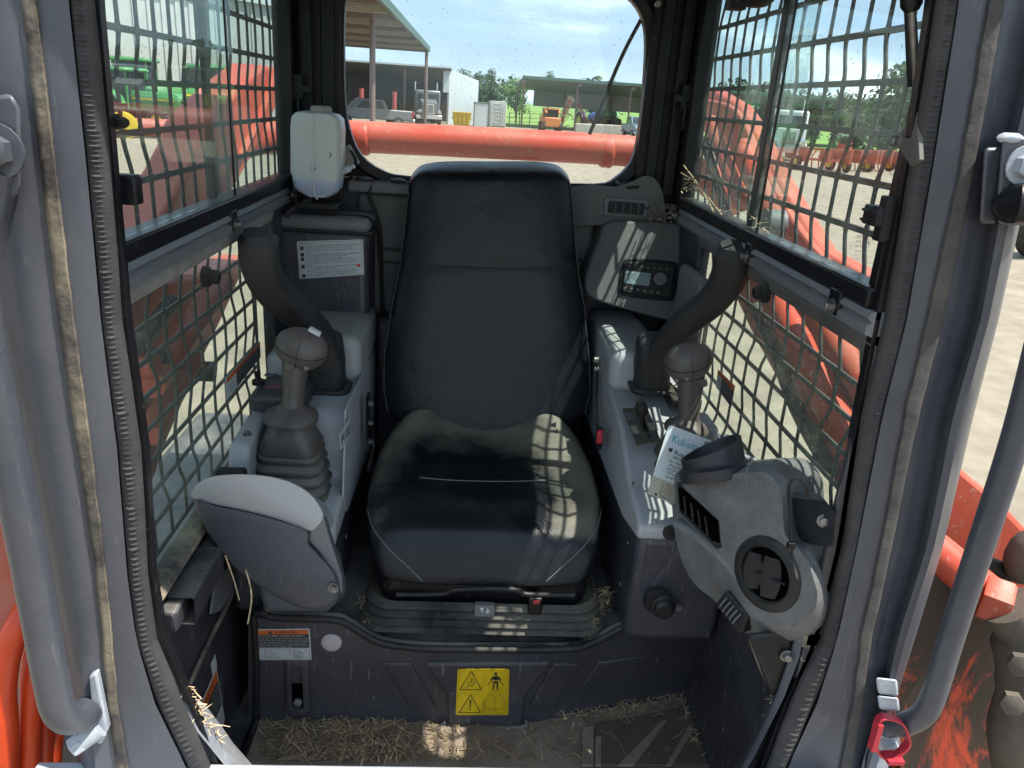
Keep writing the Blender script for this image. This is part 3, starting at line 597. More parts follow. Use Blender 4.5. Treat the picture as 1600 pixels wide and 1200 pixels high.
for q in ((PY(352,868,.2),PY(365,905,.2),PY(374,938,.18)),(PY(383,885,.2),PY(393,930,.19),PY(387,975,.18)),(PX(1068,258,.42),PX(1100,300,.42),PX(1128,336,.42)),(PX(1064,270,.42),PX(1090,288,.425),PX(1120,340,.43))):
    P=smooth(q,4); g.tube(P,.0012,5)
O('grass_stem',g,M['straw'],None,'long dry grass stems hanging by the left console and lying in the right window corner','grass',kind='stuff')

# ---- stickers
def warn(P,par,lines,head='WARNING',vert=False):
    st=O('warning_label',P.slab(.003),M['white'],par)
    g=G(); P.rect(g,.025,.03,.975,.17); O('label_header',g,M['orange_l'],st,flat=True)
    g=G(); P.rect(g,.025,.17,.975,.60); O('label_panel',g,M['ink'],st,flat=True)
    g=G(); P.text(g,head,.34,.155,.155,.42); P.poly(g,[(.22,.15),(.27,.04),(.32,.15)])
    P.line(g,[(.03,.63),(.97,.63),(.97,.96),(.03,.96),(.03,.63)],.0004)
    P.line(g,[(.16,.92),(.16,.66),(.42,.90)],.0005); P.line(g,[(.22,.94),(.24,.83),(.29,.76),(.33,.82),(.36,.94)],.0005); P.line(g,[(.25,.94),(.28,.84),(.31,.94)],.0004); P.text(g,'PUSH',.07,.90,.07,.10)
    P.line(g,[(.56,.66),(.60,.72),(.62,.92)],.0006); P.line(g,[(.58,.66),(.72,.68),(.84,.76),(.86,.90)],.0006); P.line(g,[(.68,.74),(.80,.74),(.80,.83),(.68,.83),(.68,.74)],.0009); P.line(g,[(.68,.92),(.70,.87),(.80,.87),(.83,.92),(.68,.92)],.0008)
    O('label_print',g,M['ink'],st,flat=True)
    g=G(); P.text(g,lines[0],.045,.245,.085,.86)
    for i,l in enumerate(lines[1:]): P.text(g,l,.045,.31+.057*i,.068,min(.92,.0205*len(l)))
    O('label_lettering',g,M['wink'],st,flat=True); return st
warn(Pl(K(399,983,.001),K(484,982,.001),K(487,1031,.001),K(402,1031,.001)),kick,['TO AVOID SERIOUS INJURY OR DEATH:','Never leave the operator area with the loader arms','raised above the foot stops in the event of power','loss or in an emergency to lower loader arms,','remain seated and keep the area clear under','loader arms. Then remove rubber plug and push','button in to lower loader arms.'])
# yellow pictogram label
P=Pl(K(715,1045,.0105),K(796,1045,.0105),K(794,1117,.0105),K(712,1117,.0105)); st=O('pictogram_label',P.slab(.004),M['yellow_l'],kick)
g=G()
for u0,v0,u1,v1 in ((.03,.02,.50,.46),(.50,.02,.97,.46),(.03,.53,.50,.98),(.50,.53,.97,.98)): P.line(g,[(u0,v0),(u1,v0),(u1,v1),(u0,v1),(u0,v0)],.00022)
for v0 in (.045,.55):
    P.line(g,[(.27,v0),(.47,v0+.39),(.06,v0+.39),(.27,v0)],.0016)
P.poly(g,[(.255,.66),(.285,.66),(.278,.84),(.262,.84)]); P.poly(g,[(.27+.018*math.cos(a),.875+.018*math.sin(a)) for a in [k*.7 for k in range(9)]])
P.line(g,[(.17,.40),(.24,.365),(.28,.37),(.33,.33)],.0008); P.line(g,[(.21,.30),(.26,.27),(.30,.32),(.35,.28),(.30,.20),(.26,.22),(.29,.29)],.0009); P.line(g,[(.21,.30),(.23,.35),(.30,.33)],.0009)
P.poly(g,[(.74+.032*math.cos(k*.63),.10+.036*math.sin(k*.63)) for k in range(10)])
P.poly(g,[(.70,.145),(.78,.145),(.81,.17),(.84,.22),(.81,.235),(.78,.205),(.78,.30),(.70,.30),(.70,.205),(.67,.235),(.64,.22),(.67,.17)])
P.line(g,[(.70,.29),(.71,.36),(.695,.43)],.0026); P.line(g,[(.78,.29),(.77,.36),(.785,.43)],.0026); P.line(g,[(.66,.26),(.61,.30),(.59,.34)],.0014); P.line(g,[(.82,.26),(.87,.30),(.89,.34)],.0014); P.line(g,[(.64,.22),(.68,.25),(.80,.25),(.84,.22)],.0014)
bk=[(.735,.90),(.70,.86),(.65,.84),(.60,.855),(.57,.87),(.575,.62),(.60,.575),(.65,.56),(.70,.575),(.735,.61)]
for w_ in (0,1):
    q=[(x if not w_ else 1.47-x,y) for x,y in bk]; P.line(g,q+[q[0]],.0005)
    f=(lambda x: x) if not w_ else (lambda x:1.47-x)
    P.line(g,[(f(.57),.64),(f(.545),.66),(f(.54),.91),(f(.60),.885),(f(.66),.875),(f(.735),.93)],.0004); P.line(g,[(f(.545),.70),(f(.52),.71),(f(.515),.96),(f(.735),.96)],.0004)
O('label_print',g,M['ink'],st,flat=True)
P2=P
g=G(); P.poly(g,[(.675,.232),(.805,.232),(.805,.246),(.675,.246)],.0013); O('label_belt_print',g,M['yellow_l'],st,flat=True)
# wall stickers, left footwell
P=Pl(PX(338,1043,-.4385),PX(346,1092,-.4385),PX(318,1160,-.4385),PX(300,1130,-.4385)); 
P=Pl(PX(300,1130,-.4385),PX(338,1043,-.4385),PX(351,1125,-.4385),PX(322,1200,-.4385))
P.n=V(1,0,0)
st=O('warning_label',P.slab(.003),M['white'],cab); g=G(); P.rect(g,.02,.03,.98,.20); O('label_header',g,M['orange_l'],st,flat=True); g=G(); P.rect(g,.02,.20,.98,.68); O('label_panel',g,M['ink'],st,flat=True)
g=G(); P.text(g,'WARNING',.2,.17,.14,.6); 
for i in range(3): P.text(g,('1. Read the manual.','2. Keep engine cover shut.','3. Fasten the belt.')[i],.05,.78+.08*i,.07,.8)
O('label_print',g,M['ink'],st,flat=True); g=G()
for i,l in enumerate(('TO AVOID INJURY OR DEATH','Never exceed rated load.','Carry loads low. Keep arms','lowered when travelling.','Never leave the machine','with the arms raised.')): P.text(g,l,.05,.29+.075*i,.06,min(.9,.04*len(l)))
O('label_lettering',g,M['wink'],st,flat=True)
P=Pl(PX(329,1037,-.4385),PX(336,1022,-.4385),PX(339,1042,-.4385),PX(332,1056,-.4385)); P.n=V(1,0,0); O('small_label',P.slab(.001),M['white'],cab)
# stickers on the lower windows
def wsticker(P,s):
    P.n=V(-s,0,0); st=O('window_label',P.slab(.002),M['white'],cab)
    g=G(); P.rect(g,.02,.03,.98,.26); O('label_header',g,M['orange_l'],st,flat=True); g=G(); P.rect(g,.28,.26,.98,.97); O('label_panel',g,M['ink'],st,flat=True)
    g=G(); P.text(g,'WARNING',.25,.22,.2,.55); P.line(g,[(.08,.5),(.2,.45),(.2,.7),(.08,.75),(.08,.5)],.0006); O('label_print',g,M['ink'],st,flat=True)
    g=G()
    for i,l in enumerate(('TO AVOID SERIOUS INJURY:','Keep head and hands','inside the cab while','the engine is running.','Use the exit window','in an emergency.')): P.text(g,l,.31,.36+.11*i,.09,min(.64,.03*len(l)))
    O('label_lettering',g,M['wink'],st,flat=True)
wsticker(Pl(PX(352,592,-.447),PX(406,533,-.447),PX(407,558,-.447),PX(354,626,-.447)),-1)
wsticker(Pl(PX(1122,577,.447),PX(1149,603,.447),PX(1143,637,.447),PX(1119,605,.447)),1)
g=G(); P=Pl(PX(1338,362,.4365),PX(1362,362,.4365),PX(1360,398,.4365),PX(1336,398,.4365)); P.n=V(-1,0,0)
for i,l in enumerate(('LAMINATED','AS-1','M-257','DOT 22')): P.text(g,l,.05,.25+.22*i,.14,.6)
P.text(g,'8',.82,.6,.3); P.line(g,[(.87+.11*math.cos(k*.6),.5+.18*math.sin(k*.6)) for k in range(12)],.0005); O('glass_etching',g,M['gink'],cab,flat=True)
# ================================================================ THE SEAT
seat=T('operator_seat','black vinyl high back operator seat with dusty cushion in the middle of the cab','seat',(0,.55,.90))
def sup(n,e): 
    out=[]
    for k in range(n):
        a=2*math.pi*k/n; c,s=math.cos(a),math.sin(a); out.append((math.copysign(abs(c)**e,c),math.copysign(abs(s)**e,s)))
    return out
S=sup(48,.42)
brow=[262,268,285,310,360,420,480,560,610,650,672,690]
bl=[690,655,638,634,629,621,609,597,597,604,620,680]; brr=[840,876,893,897,901,906,916,924,925,916,898,830]
def yback(r): return lerp(.87,.735,(r-262)/(690-262))
rings=[]
NB=46
for i in range(NB+1):
    t=i/NB; r=262+(690-262)*(t if 0 else (.5-.5*math.cos(math.pi*t))*.25+t*.75)
    y=yback(r); a=PY(tab(brow,bl,r),r,y); b=PY(tab(brow,brr,r),r,y); c=(a+b)/2; hw=(b-a).length/2; u=(b-a).normalized()
    e=min(1,min(t,1-t)/.05); th=.016+.034*math.sqrt(max(0,1-(1-e)**2))
    ring=[]
    w=V(0,1,.16).normalized()
    for (x,z) in S:
        dep=z*th
        if z<0:   # front face: hollow between bolsters
            bul=(1-x*x); v_=(r-262)/428
            dep+= -.012*bul*min(1,e)+ .016*math.exp(-(x*1.7)**2)*(.35+.65*math.exp(-((v_-.62)/.28)**2))*e
            if 412<r<418: dep+=.004
        ring.append(c+u*(x*hw)+w*(dep+.05))
    rings.append(ring)
g=G(); g.loft(rings); backr=O('backrest',g,M['leather'],seat,sub=1)
def onback(px,r,o=.0): return PY(px,r,yback(r)-.006-o)
hb_=caster(g); g=G(); P=[hb_(x,r,.0006,onback(x,r)) for x,r in ((664,413),(700,416),(770,419),(830,420),(862,420))]; g.tube(smooth(P,4),.0012,6); O('stitched_crease',g,M['rubber'],backr)
for side,sg in ((bl,1),(brr,-1)):
    g=G(); pts=[]
    for r in range(300,655,12): pts.append(PY(tab(brow,side,r)+sg*3,r,yback(r)+.012))
    # row of short stitches down the edge
    for a,b in zip(smooth(pts,3),smooth(pts,3)[1:]): g.tube([a,a.lerp(b,.7)],.0006,4)
    O('edge_stitching',g,M['stitch'],backr)
# cushion
crow=[(.335,580,936,)]
rings=[]; NC=44; 
def ctop(x,t): # height of the cushion top; x -1..1 across, t 0 front .. 1 back
    z=1.090+.024*t-.040*max(0,1-t/.30)**2.0
    z+= .052*math.exp(-((abs(x)-.74)/.34)**2)*min(1,max(0,(t-.38)/.55))**1.4 -.016*(1-x*x)*math.exp(-((t-.78)/.28)**2)
    z+= .006*(1-x*x)*math.exp(-((t-.2)/.15)**2)
    return z
for i in range(NC+1):
    t=i/NC; y=.318+t*.455
    wl=tab([0,.08,.2,.35,.6,.8,.9,.96,1],[.196,.210,.222,.233,.234,.220,.204,.186,.162],t); cx=.014
    e=min(1,min(t/.10,(1-t)/.08)); ee=math.sqrt(max(0,1-(1-e)**2)); 
    ring=[]
    for (x,z) in S:
        zt=ctop(x,t); zb=lerp(.985,.99,t)+.0; 
        zt=zb+.02+(zt-zb-.02)*(.45+.55*ee)
        zz=lerp(zb,zt,(z+1)/2); inw=1-.05*(1-(z+1)/2)
        yy=y+ (0 if t>.1 else (.02*(1-t/.1))*(z+1)/2*.9)
        ring.append(V(cx+x*wl*inw*(.9+.1*ee),yy,zz))
    rings.append(ring)
# vinyl with dust where nobody sits
lm=M['leather'].copy(); lm.name='dusty_cushion_vinyl'; nt=lm.node_tree; N=nt.nodes; L=nt.links; b=N['Principled BSDF']
tc=N.new('ShaderNodeTexCoord'); mp=N.new('ShaderNodeMapping'); mp.inputs['Location'].default_value=(.12,.42,0); mp.inputs['Scale'].default_value=(1/.20,1/.25,0); L.new(tc.outputs['Object'],mp.inputs[0])
ln=N.new('ShaderNodeVectorMath'); ln.operation='LENGTH'; L.new(mp.outputs[0],ln.inputs[0])
nn=N.new('ShaderNodeTexNoise'); nn.inputs['Scale'].default_value=11; nn.inputs['Detail'].default_value=8; nn.inputs['Roughness'].default_value=.68; L.new(tc.outputs['Object'],nn.inputs[0])
ad=N.new('ShaderNodeMath'); ad.operation='MULTIPLY_ADD'; ad.inputs[1].default_value=.9; L.new(nn.outputs['Fac'],ad.inputs[0]); L.new(ln.outputs['Value'],ad.inputs[2])
mr=N.new('ShaderNodeMapRange'); mr.inputs['From Min'].default_value=1.22; mr.inputs['From Max'].default_value=1.62; mr.inputs['To Max'].default_value=.8; L.new(ad.outputs[0],mr.inputs[0])
ge=N.new('ShaderNodeNewGeometry'); sx=N.new('ShaderNodeSeparateXYZ'); L.new(ge.outputs['Normal'],sx.inputs[0]); m3=N.new('ShaderNodeMapRange'); m3.inputs['From Min'].default_value=.62; m3.inputs['From Max'].default_value=.93; L.new(sx.outputs['Z'],m3.inputs[0])
m4=N.new('ShaderNodeMath'); m4.operation='MULTIPLY'; L.new(mr.outputs[0],m4.inputs[0]); L.new(m3.outputs[0],m4.inputs[1])
old=b.inputs['Base Color'].links[0].from_socket; x=N.new('ShaderNodeMix'); x.data_type='RGBA'; L.new(m4.outputs[0],x.inputs['Factor']); L.new(old,x.inputs['A']); x.inputs['B'].default_value=(.24,.215,.17,1); L.new(x.outputs['Result'],b.inputs['Base Color'])
oldr=b.inputs['Roughness'].links[0].from_socket; xr_=N.new('ShaderNodeMath'); xr_.operation='MULTIPLY_ADD'; xr_.inputs[1].default_value=.5; L.new(m4.outputs[0],xr_.inputs[0]); L.new(oldr,xr_.inputs[2]); L.new(xr_.outputs[0],b.inputs['Roughness'])
g=G(); g.loft(rings); cush=O('cushion',g,lm,seat,sub=1); hc_=caster(g)
def onc(px,py):
    z=1.105
    for _ in range(8):
        p=PZ(px,py,z); t=max(0,min(1,(p.y-.318)/.455)); x=max(-1,min(1,(p.x-.014)/.225)); z=ctop(x,t)
    return p+V(0,-.0,.0015)
g=G(); P=smooth([hc_(x,y,.0004,onc(x,y)) for x,y in ((655,746),(700,750),(755,752),(810,752),(854,750))],6); g.tube(P,.0011,6); O('stitched_crease',g,M['stitch'],cush)
for Q in (((574,795),(583,825),(608,858),(638,886),(660,908)),((940,795),(932,826),(908,858),(878,886),(854,908))):
    g=G(); dd=(.345,.322,.314,.3145,.3155); P=[hc_(p.x,p.y,.0006) for p in smooth([V(x,y,0) for x,y in Q],8)]; P=[p for p in P if p is not None]; g.tube(P,.0009,5); O('edge_piping',g,M['stitch'],cush)
# base: tray, bar, switch, buckle
g=G(); c=V(.014,.545,.96); X_,Y_=V(1,0,0),V(0,1,0)
g.loft([rrect(V(.014,.555,z),X_,Y_,hw,.215,.03) for z,hw in ((.925,.185),(.968,.195),(.985,.185))]); tray=O('seat_tray',g,M['black'],seat,bev=.003,ang=40)
g=G()
prof=[(.925,.205,.232),(.933,.212,.240),(.938,.206,.233),(.928,.214,.244),(.921,.205,.236),(.914,.216,.248),(.908,.207,.240),(.901,.220,.254),(.896,.212,.246),(.889,.226,.258),(.884,.214,.25)]
g.loft([rrect(V(.016,.555,z+.012),X_,Y_,a,b_,.05,8) for z,a,b_ in [(.922,.185,.215)]+prof[1:]]); O('rubber_bellows',g,M['bellows'],seat,ang=70)
g=G(); P=[PY(x,y,.318) for x,y in ((620,929),(690,928),(716,921),(800,921),(824,929),(898,930))]; g.tube(smooth(P,4),.0052,10); O('adjustment_bar',g,M['black'],seat)
for x in (650,733,762,800,861):
    g=G(); p=PY(x,951,.335); g.lathe(p,(0,-1,.1),[(.006,0),(.006,.003),(.003,.005)],10); O('rivet',g,M['black'],tray)
g=G(); c=PY(757,952,.315); g.box(c,(.036,.014,.024)); sw=O('adjuster_switch',g,M['mgray'],seat,bev=.002)
g=G(); P=Pl(PY(739,943,.3075),PY(775,943,.3075),PY(775,963,.3075),PY(739,963,.3075)); P.poly(g,[(.30,.3),(.48,.3),(.39,.72)]); P.poly(g,[(.55,.72),(.73,.72),(.64,.3)]); O('switch_arrows',g,M['wink'],sw,flat=True)
g=G(); c=PY(836,947,.315); g.box(c+V(0,.002,.002),(.026,.016,.036)); bu=O('switch_knob',g,M['black'],seat,bev=.005,seg=3); g=G(); c=PY(838,941,.306); g.box(c,(.012,.002,.007)); O('red_tab',g,M['red_p'],bu,bev=.001)
# seat belt buckle and hinge hardware
g=G(); c=PX(936,684,.245); g.box(c,(.014,.022,.044)); bk_=O('belt_buckle',g,M['black'],seat,bev=.003); g=G(); c2=PX(937,680,.238); g.box(c2+V(-.001,-.006,0),(.012,.012,.028)); O('release_button',g,M['red_p'],bk_,bev=.003)
g=G(); g.tube(smooth([PX(932,570,.25),PX(930,620,.25),PX(932,665,.245)],4),.006,8,flat=.3); O('belt_strap',g,M['rubber'],seat)
g=G(); c=PX(575,650,-.232); g.box(c,(.006,.03,.10)); hp=O('hinge_plate',g,M['black'],seat,bev=.003)
for y in (631,661,690):
    g=G(); bolt(g,PX(577,y,-.228),(1,0,.2),.005,.006); O('hinge_bolt',g,M['steel'],hp)
g=G(); g.tube(smooth([PX(581,655,-.225),PX(583,700,-.222),PX(576,735,-.22)],4),.004,8); O('hinge_lever',g,M['black'],seat)
g=G(); bolt(g,PX(933,563,.24),(-1,0,.2),.006,.006); bolt(g,PX(934,577,.24),(-1,0,.2),.005,.006); O('hinge_bolt',g,M['steel'],seat)

# ================================================================ CONSOLES
# left
con=T('control_console','gray left control console with FUSE mark, key switch panel and rounded front pod','console',(-.34,.55,.90))
def cons(s,xi,xo,segs,name,par,m,bev=.012):   # side profile in (y,z), extruded across
    g=G(); g.prism([V(xi,y,z) for y,z in segs],(xo-xi,0,0)); return O(name,g,m,par,bev=bev,seg=3)
cons(-1,-.252,-.432,[(.335,.905),(.335,1.04),(.345,1.075),(.49,1.085),(.51,1.19),(.94,1.20),(.94,.905)],'lower_housing',con,M['dgray'])
cons(-1,-.249,-.434,[(.330,1.05),(.328,1.088),(.345,1.098),(.462,1.108),(.476,1.118),(.505,1.218),(.52,1.232),(.62,1.240),(.90,1.240),(.90,1.06)],'upper_shell',con,M['lgray'],bev=.008)
g=G(); g.bb(-.250,-.385,.655,.935,1.23,1.335); O('rear_cover',g,M['ltop'],con,bev=.022,seg=5)
g=G(); g.bb(-.38,-.432,.62,.935,1.23,1.30); O('rear_cover',g,M['lgray'],con,bev=.012,seg=3)
# side access cover with the word FUSE
g=G(); g.prism([PX(x,y,-.2475) for x,y in ((541,640),(577,560),(578,700),(543,800),(537,775))],(-.004,0,0)); fc=O('fuse_cover',g,M['lgray'],con,bev=.002)
P=Pl(PX(531,676,-.2435),PX(546,652,-.2435),PX(547,682,-.2435),PX(532,704,-.2435)); P.n=V(1,0,0)
fl_=O('fuse_label',P.slab(.001),M['white'],con); g=G(); P.text(g,'FUSE',.06,.78,.72,.88,o=.0012); O('label_print',g,M['ink'],fl_,flat=True)
for x,y in ((533,700),(540,838)):
    g=G(); g.lathe(PX(x,y,-.249),(1,0,0),[(.006,0),(.006,.003)],10); g.lathe(PX(x,y,-.246),(1,0,0),[(.003,0),(.003,.003)],6); O('screw',g,M['steel'],con)
# recess step and bolt near the window
g=G(); g.prism([V(-.434,y,z) for y,z in ((.36,1.09),(.36,1.20),(.375,1.222),(.50,1.228),(.50,1.09))],(.036,0,0)); O('mounting_boss',g,M['lgray'],con,bev=.008,seg=3)
g=G(); bolt(g,V(-.412,.41,1.224),(0,0,1),.005,.005); O('boss_bolt',g,M['steel'],con)
g=G(); g.bb(-.428,-.33,.49,.62,1.232,1.262); kp=O('key_switch_panel',g,M['dgray'],con,bev=.006,seg=3)
for i,(x,y) in enumerate(((425,574),(446,574),(422,586),(445,588))):
    g=G(); g.box(PZ(x,y,1.264),(.020,.010,.004)); O('switch_label',g,M['gink'] if i else M['mgray'],kp,bev=.001)
g=G(); p=PZ(404,600,1.262); g.lathe(p,(0,0,1),[(.012,0),(.012,.008),(.007,.010)],18); g.box(p+V(0,0,.018),(.005,.018,.018)); O('ignition_key',g,M['rubber'],kp)
g=G(); g.loft([rrect(PZ(427,604,1.272),V(.9,-.35,.2).normalized(),V(.3,.9,0).normalized(),.016,.006,.002),rrect(PZ(427,604,1.275),V(.9,-.35,.2).normalized(),V(.3,.9,0).normalized(),.016,.006,.002)]); O('key_tag',g,M['red_p'],kp)
# front pod
g=G()
topo=[(300,775),(306,757),(335,743),(380,742),(440,752),(480,768),(500,790),(505,806)]
bot=[(318,822),(345,860),(385,890),(430,915),(490,945),(515,955),(528,925),(520,880)]
# lofted hull: ring = outline at increasing depth
def podring(px,y,sc=1.0):
    pts=[PY(a,b,y) for a,b in px]; c=sum(pts,Vector())/len(pts); return [c+(p-c)*sc for p in pts]
hull=[(301,778),(330,786),(385,797),(440,812),(482,828),(484,848),(500,866),(528,900),(530,935),(505,952),(470,950),(420,925),(375,895),(345,862),(322,828)]
g.loft([smooth(podring(hull,.198,.93),3,True),smooth(podring(hull,.21,1.0),3,True),smooth([p+V(-.01,.05,-.028) for p in podring(hull,.21,1.0)],3,True),smooth([p+V(-.0,.12,-.085) for p in podring(hull,.21,.92)],3,True)]); pod=O('front_pod',g,M['podg'],con,ang=60)
g=G(); q=[(484,827),(505,806),(514,838),(524,868),(534,900),(535,930),(524,905),(508,876),(498,862),(483,846)]; ra_=podring(q,.2085); g.loft([ra_,[p+V(-.004,.05,-.03) for p in ra_]]); O('pod_side',g,M['mgray'],con,bev=.002)
capo=[(300,777),(304,760),(325,746),(365,741),(410,743),(450,752),(480,768),(497,786),(506,806),(497,822),(482,829),(440,813),(385,798),(330,787)]
g=G(); A=[PY(a,b,.187) for a,b in capo]
tp=[]
for (a,b) in capo: 
    tp.append((a,b))
ri=[smooth(podring(capo,.203,.985),3,True),smooth(podring(capo,.208,1.0),3,True),smooth([p+V(-.010,.05,-.026) for p in podring(capo,.21,1.0)],3,True),smooth([p+V(.0,.12,-.080) for p in podring(capo,.21,.93)],3,True)]
g.loft(ri); O('pod_cap',g,M['lgray'],con,ang=60)
g=G(); g.box(PY(361,744,.24),(.045,.03,.022)); O('pod_knob',g,M['rubber'],con,bev=.006)
for x,y,d in ((420,948,.30),(521,917,.197)):
    g=G(); bolt(g,PY(x,y,d)+V(0,-.0025,0),(0,-1,.2),.0055,.005); O('pod_bolt',g,M['steel'],con)
g=G(); q=[(396,880),(404,930),(414,957),(512,958),(531,938),(529,880),(490,850)]; A_=[PY(x,y,.222) for x,y in q]; g.loft([A_,[p+V(-.01,.09,-.035) for p in A_]]); O('toe_cover',g,M['podg'],con,bev=.010,seg=3)
# right
con2=T('control_console','gray right control console carrying the throttle knob beside the instruction card','console',(.34,.55,.90))
cons(1,.268,.436,[(.285,.905),(.280,1.05),(.275,1.125),(.40,1.13),(.50,1.20),(.94,1.20),(.94,.905)],'lower_housing',con2,M['dgray'],.014)
cons(1,.265,.437,[(.276,1.12),(.272,1.145),(.30,1.160),(.38,1.168),(.40,1.178),(.50,1.228),(.60,1.244),(.66,1.250),(.94,1.250),(.94,1.08),(.40,1.09)],'upper_shell',con2,M['lgray'],.008)
g=G(); g.bb(.262,.385,.64,1.0,1.245,1.335); O('rear_cover',g,M['lgray'],con2,bev=.022,seg=5)
g=G(); g.bb(.38,.437,.44,.52,1.22,1.262); g.bb(.39,.437,.36,.43,1.20,1.24); O('side_boss',g,M['lgray'],con2,bev=.010,seg=3)
g=G(); g.bb(.37,.432,.545,.62,1.25,1.275); O('switch_pad',g,M['rubber'],con2,bev=.005)
# throttle slot and knob
g=G(); P=Pl(PZ(972,640,1.2565),PZ(1010,637,1.2565),PZ(1032,690,1.235),PZ(995,697,1.235)); g=P.slab(.004,.003); tp_=O('throttle_plate',g,M['mat_'],con2)
g=G(); P.line(g,[(.55,.1),(.6,.9)],.006,.004); O('throttle_slot',g,M['rubber'],tp_,flat=True)
for i,(u,v_) in enumerate(((.15,.25),(.15,.62),(.85,.2),(.85,.6))):
    g=G(); P.rect(g,u-.13,v_-.11,u+.13,v_+.11,.0035); O('slot_label',g,M['beige'] if i%2 else M['gink'],tp_,flat=True)
g=G(); b0=PZ(1009,672,1.245); t0=PY(1002,636,b0.y-.02)
g.tube([b0,t0],.005,8); O('throttle_stem',g,M['black'],con2); g=G(); ax=(t0-b0).normalized(); g.lathe(t0-ax*.016,ax,[(.007,0),(.0115,.002),(.012,.018),(.0105,.022),(.007,.023),(.007,.029),(.0055,.031)],18); O('throttle_knob',g,M['rubber'],con2)
for x,y,r in ((991,756,.004),(982,848,.004),(970,912,.005)):
    g=G(); g.lathe(PX(x,y,.266),(-1,0,0),[(r,0),(r,.003)],10); O('screw',g,M['steel'],con2)
g=G(); g.lathe(PY(1047,832,.272),(0,-1,.2),[(.013,0),(.013,.003),(.006,.004)],18); O('screw_recess',g,M['rubber'],con2)
c=PY(1036,948,.262); g=G(); g.lathe(c+V(0,.01,0),(0,-1,.05),[(.022,0),(.022,.012),(.017,.014),(.017,.022),(.012,.026)],26); g.lathe(c+V(-.010,.008,.006),(0,-1,.05),[(.024,0),(.022,.006)],26); O('power_socket_cap',g,M['rubber'],con2)
g=G(); bolt(g,PY(1061,950,.270),(0,-1,.1),.004,.004); O('screw',g,M['mgray'],con2)

# ---- joysticks
def joystick(s,label,base,disc,neck0,neck1,head,hr,boot):
    j=T('joystick',label,'joystick',base,group='control joysticks')
    B=Vector(base); D=Vector(disc); rings=[]
    n=6; hb=boot
    ax=(D-B).normalized(); u=V(1,0,0); v=(ax.cross(u)).normalized(); u=v.cross(ax)
    prof=[(.0,hb+.004),(.004,hb+.004)]
    Lb=(D-B).length*.60
    for i in range(4):
        z=.006+i*Lb*.245; k=1-.06*i; prof+=[(z,hb*.90*k),(z+Lb*.05,hb*.99*k),(z+Lb*.10,hb*1.02*k),(z+Lb*.15,hb*.99*k),(z+Lb*.20,hb*.86*k)]
    rings=[rrect(B+ax*z,u,v,h,h*.88,h*.42,6) for z,h in prof]
    g=G(); g.loft(rings); O('bellows_boot',g,M['dusty'],j,ang=75)
    g=G(); rr=[rrect(lerp(B,D,.60),u,v,hb*.78,hb*.72,hb*.40,6),rrect(lerp(B,D,.64),u,v,hb*.80,hb*.74,hb*.42,6)]
    rr+= [rrect(lerp(B,D,.80),u,v,hb*.66,hb*.6,hb*.45,6),rrect(lerp(B,D,.98),u,v,hb*.5,hb*.46,hb*.44,6)]
    g.loft(rr); O('boot_collar',g,M['grip'],j,ang=50)
    g=G(); g.lathe(D,ax,[(hb*.55,-.006),(hb*.72,-.005),(hb*.73,.0),(hb*.71,.004),(hb*.45,.012),(hb*.30,.022)],30); O('boot_disc',g,M['grip'],j,ang=50)
    a,b=Vector(neck0),Vector(neck1); g=G(); P=[lerp(a,b,t) for t in (0,.15,.4,.7,1)]; g.tube(P,[.0205,.0175,.0180,.0205,.0225],20,flat=1.1); O('handle',g,M['grip'],j)
    H=Vector(head); rot=Matrix.Rotation(R(-14*s),3,'Y')@Matrix.Rotation(R(18),3,'X'); g=G()
    Rg=[]
    for i in range(1,14):
        q=math.pi*i/14-math.pi/2; z=math.sin(q); rad=abs(math.cos(q))**.95
        Rg.append([H+rot@V(hr[0]*rad*math.cos(k*math.tau/24)*(1.0+.10*(z>0)*z),hr[1]*rad*math.sin(k*math.tau/24),hr[2]*z) for k in range(24)])
    g.loft(Rg); hd=O('thumb_head',g,M['grip'],j,ang=80)
    g=G(); g.tube([H+rot@V(hr[0]*1.035*math.cos(a),hr[1]*1.01*math.sin(a),hr[2]*.12) for a in [k*math.tau/28 for k in range(29)]],.0007,5); O('parting_line',g,M['rubber'],hd)
    g=G(); g.tube([H+rot@V(0,-hr[1]*1.0*abs(math.cos(a)),hr[2]*1.005*math.sin(a))for a in [R(-60+k*10) for k in range(13)]],.0006,5); O('parting_line',g,M['rubber'],hd)
    g=G(); g.lathe(H+rot@V(hr[0]*(-.25 if s>0 else .42),-hr[1]*.90,hr[2]*(-.30)),rot@V(0,-1,-.25),[(.0045,0),(.0042,.003),(.002,.004)],12); O('screw_plug',g,M['windseal'],hd)
    return j,hd,rot,H
jl,hdl,rot,H=joystick(-1,'left joystick with a pale rocker switch on its head and a wide ribbed boot',PZ(457,762,1.105),PY(455,650,.435),PY(457,640,.435),PY(462,565,.445),PY(471,545,.445),(.045,.036,.037),.066)
g=G(); c=PY(492,518,.43); g.box(c,(.022,.012,.008),Matrix.Rotation(R(28),3,'Y')); O('rocker_switch',g,M['wink'],hdl,bev=.002)
g=G(); c=PY(452,573,.42); g.box(c,(.018,.012,.014),Matrix.Rotation(R(20),3,'Y')); O('trigger',g,M['grip'],hdl,bev=.003)
jr,hdr,rot,H=joystick(1,'right joystick in barred sunlight, standing partly behind the paper instruction card',PZ(1056,768,1.135),PY(1073,668,.425),PY(1075,659,.425),PY(1080,585,.43),PY(1075,566,.425),(.041,.034,.035),.056)
g=G(); c=PY(1098,597,.415); g.box(c,(.014,.014,.016),Matrix.Rotation(R(-20),3,'Y')); O('trigger',g,M['grip'],hdr,bev=.003)

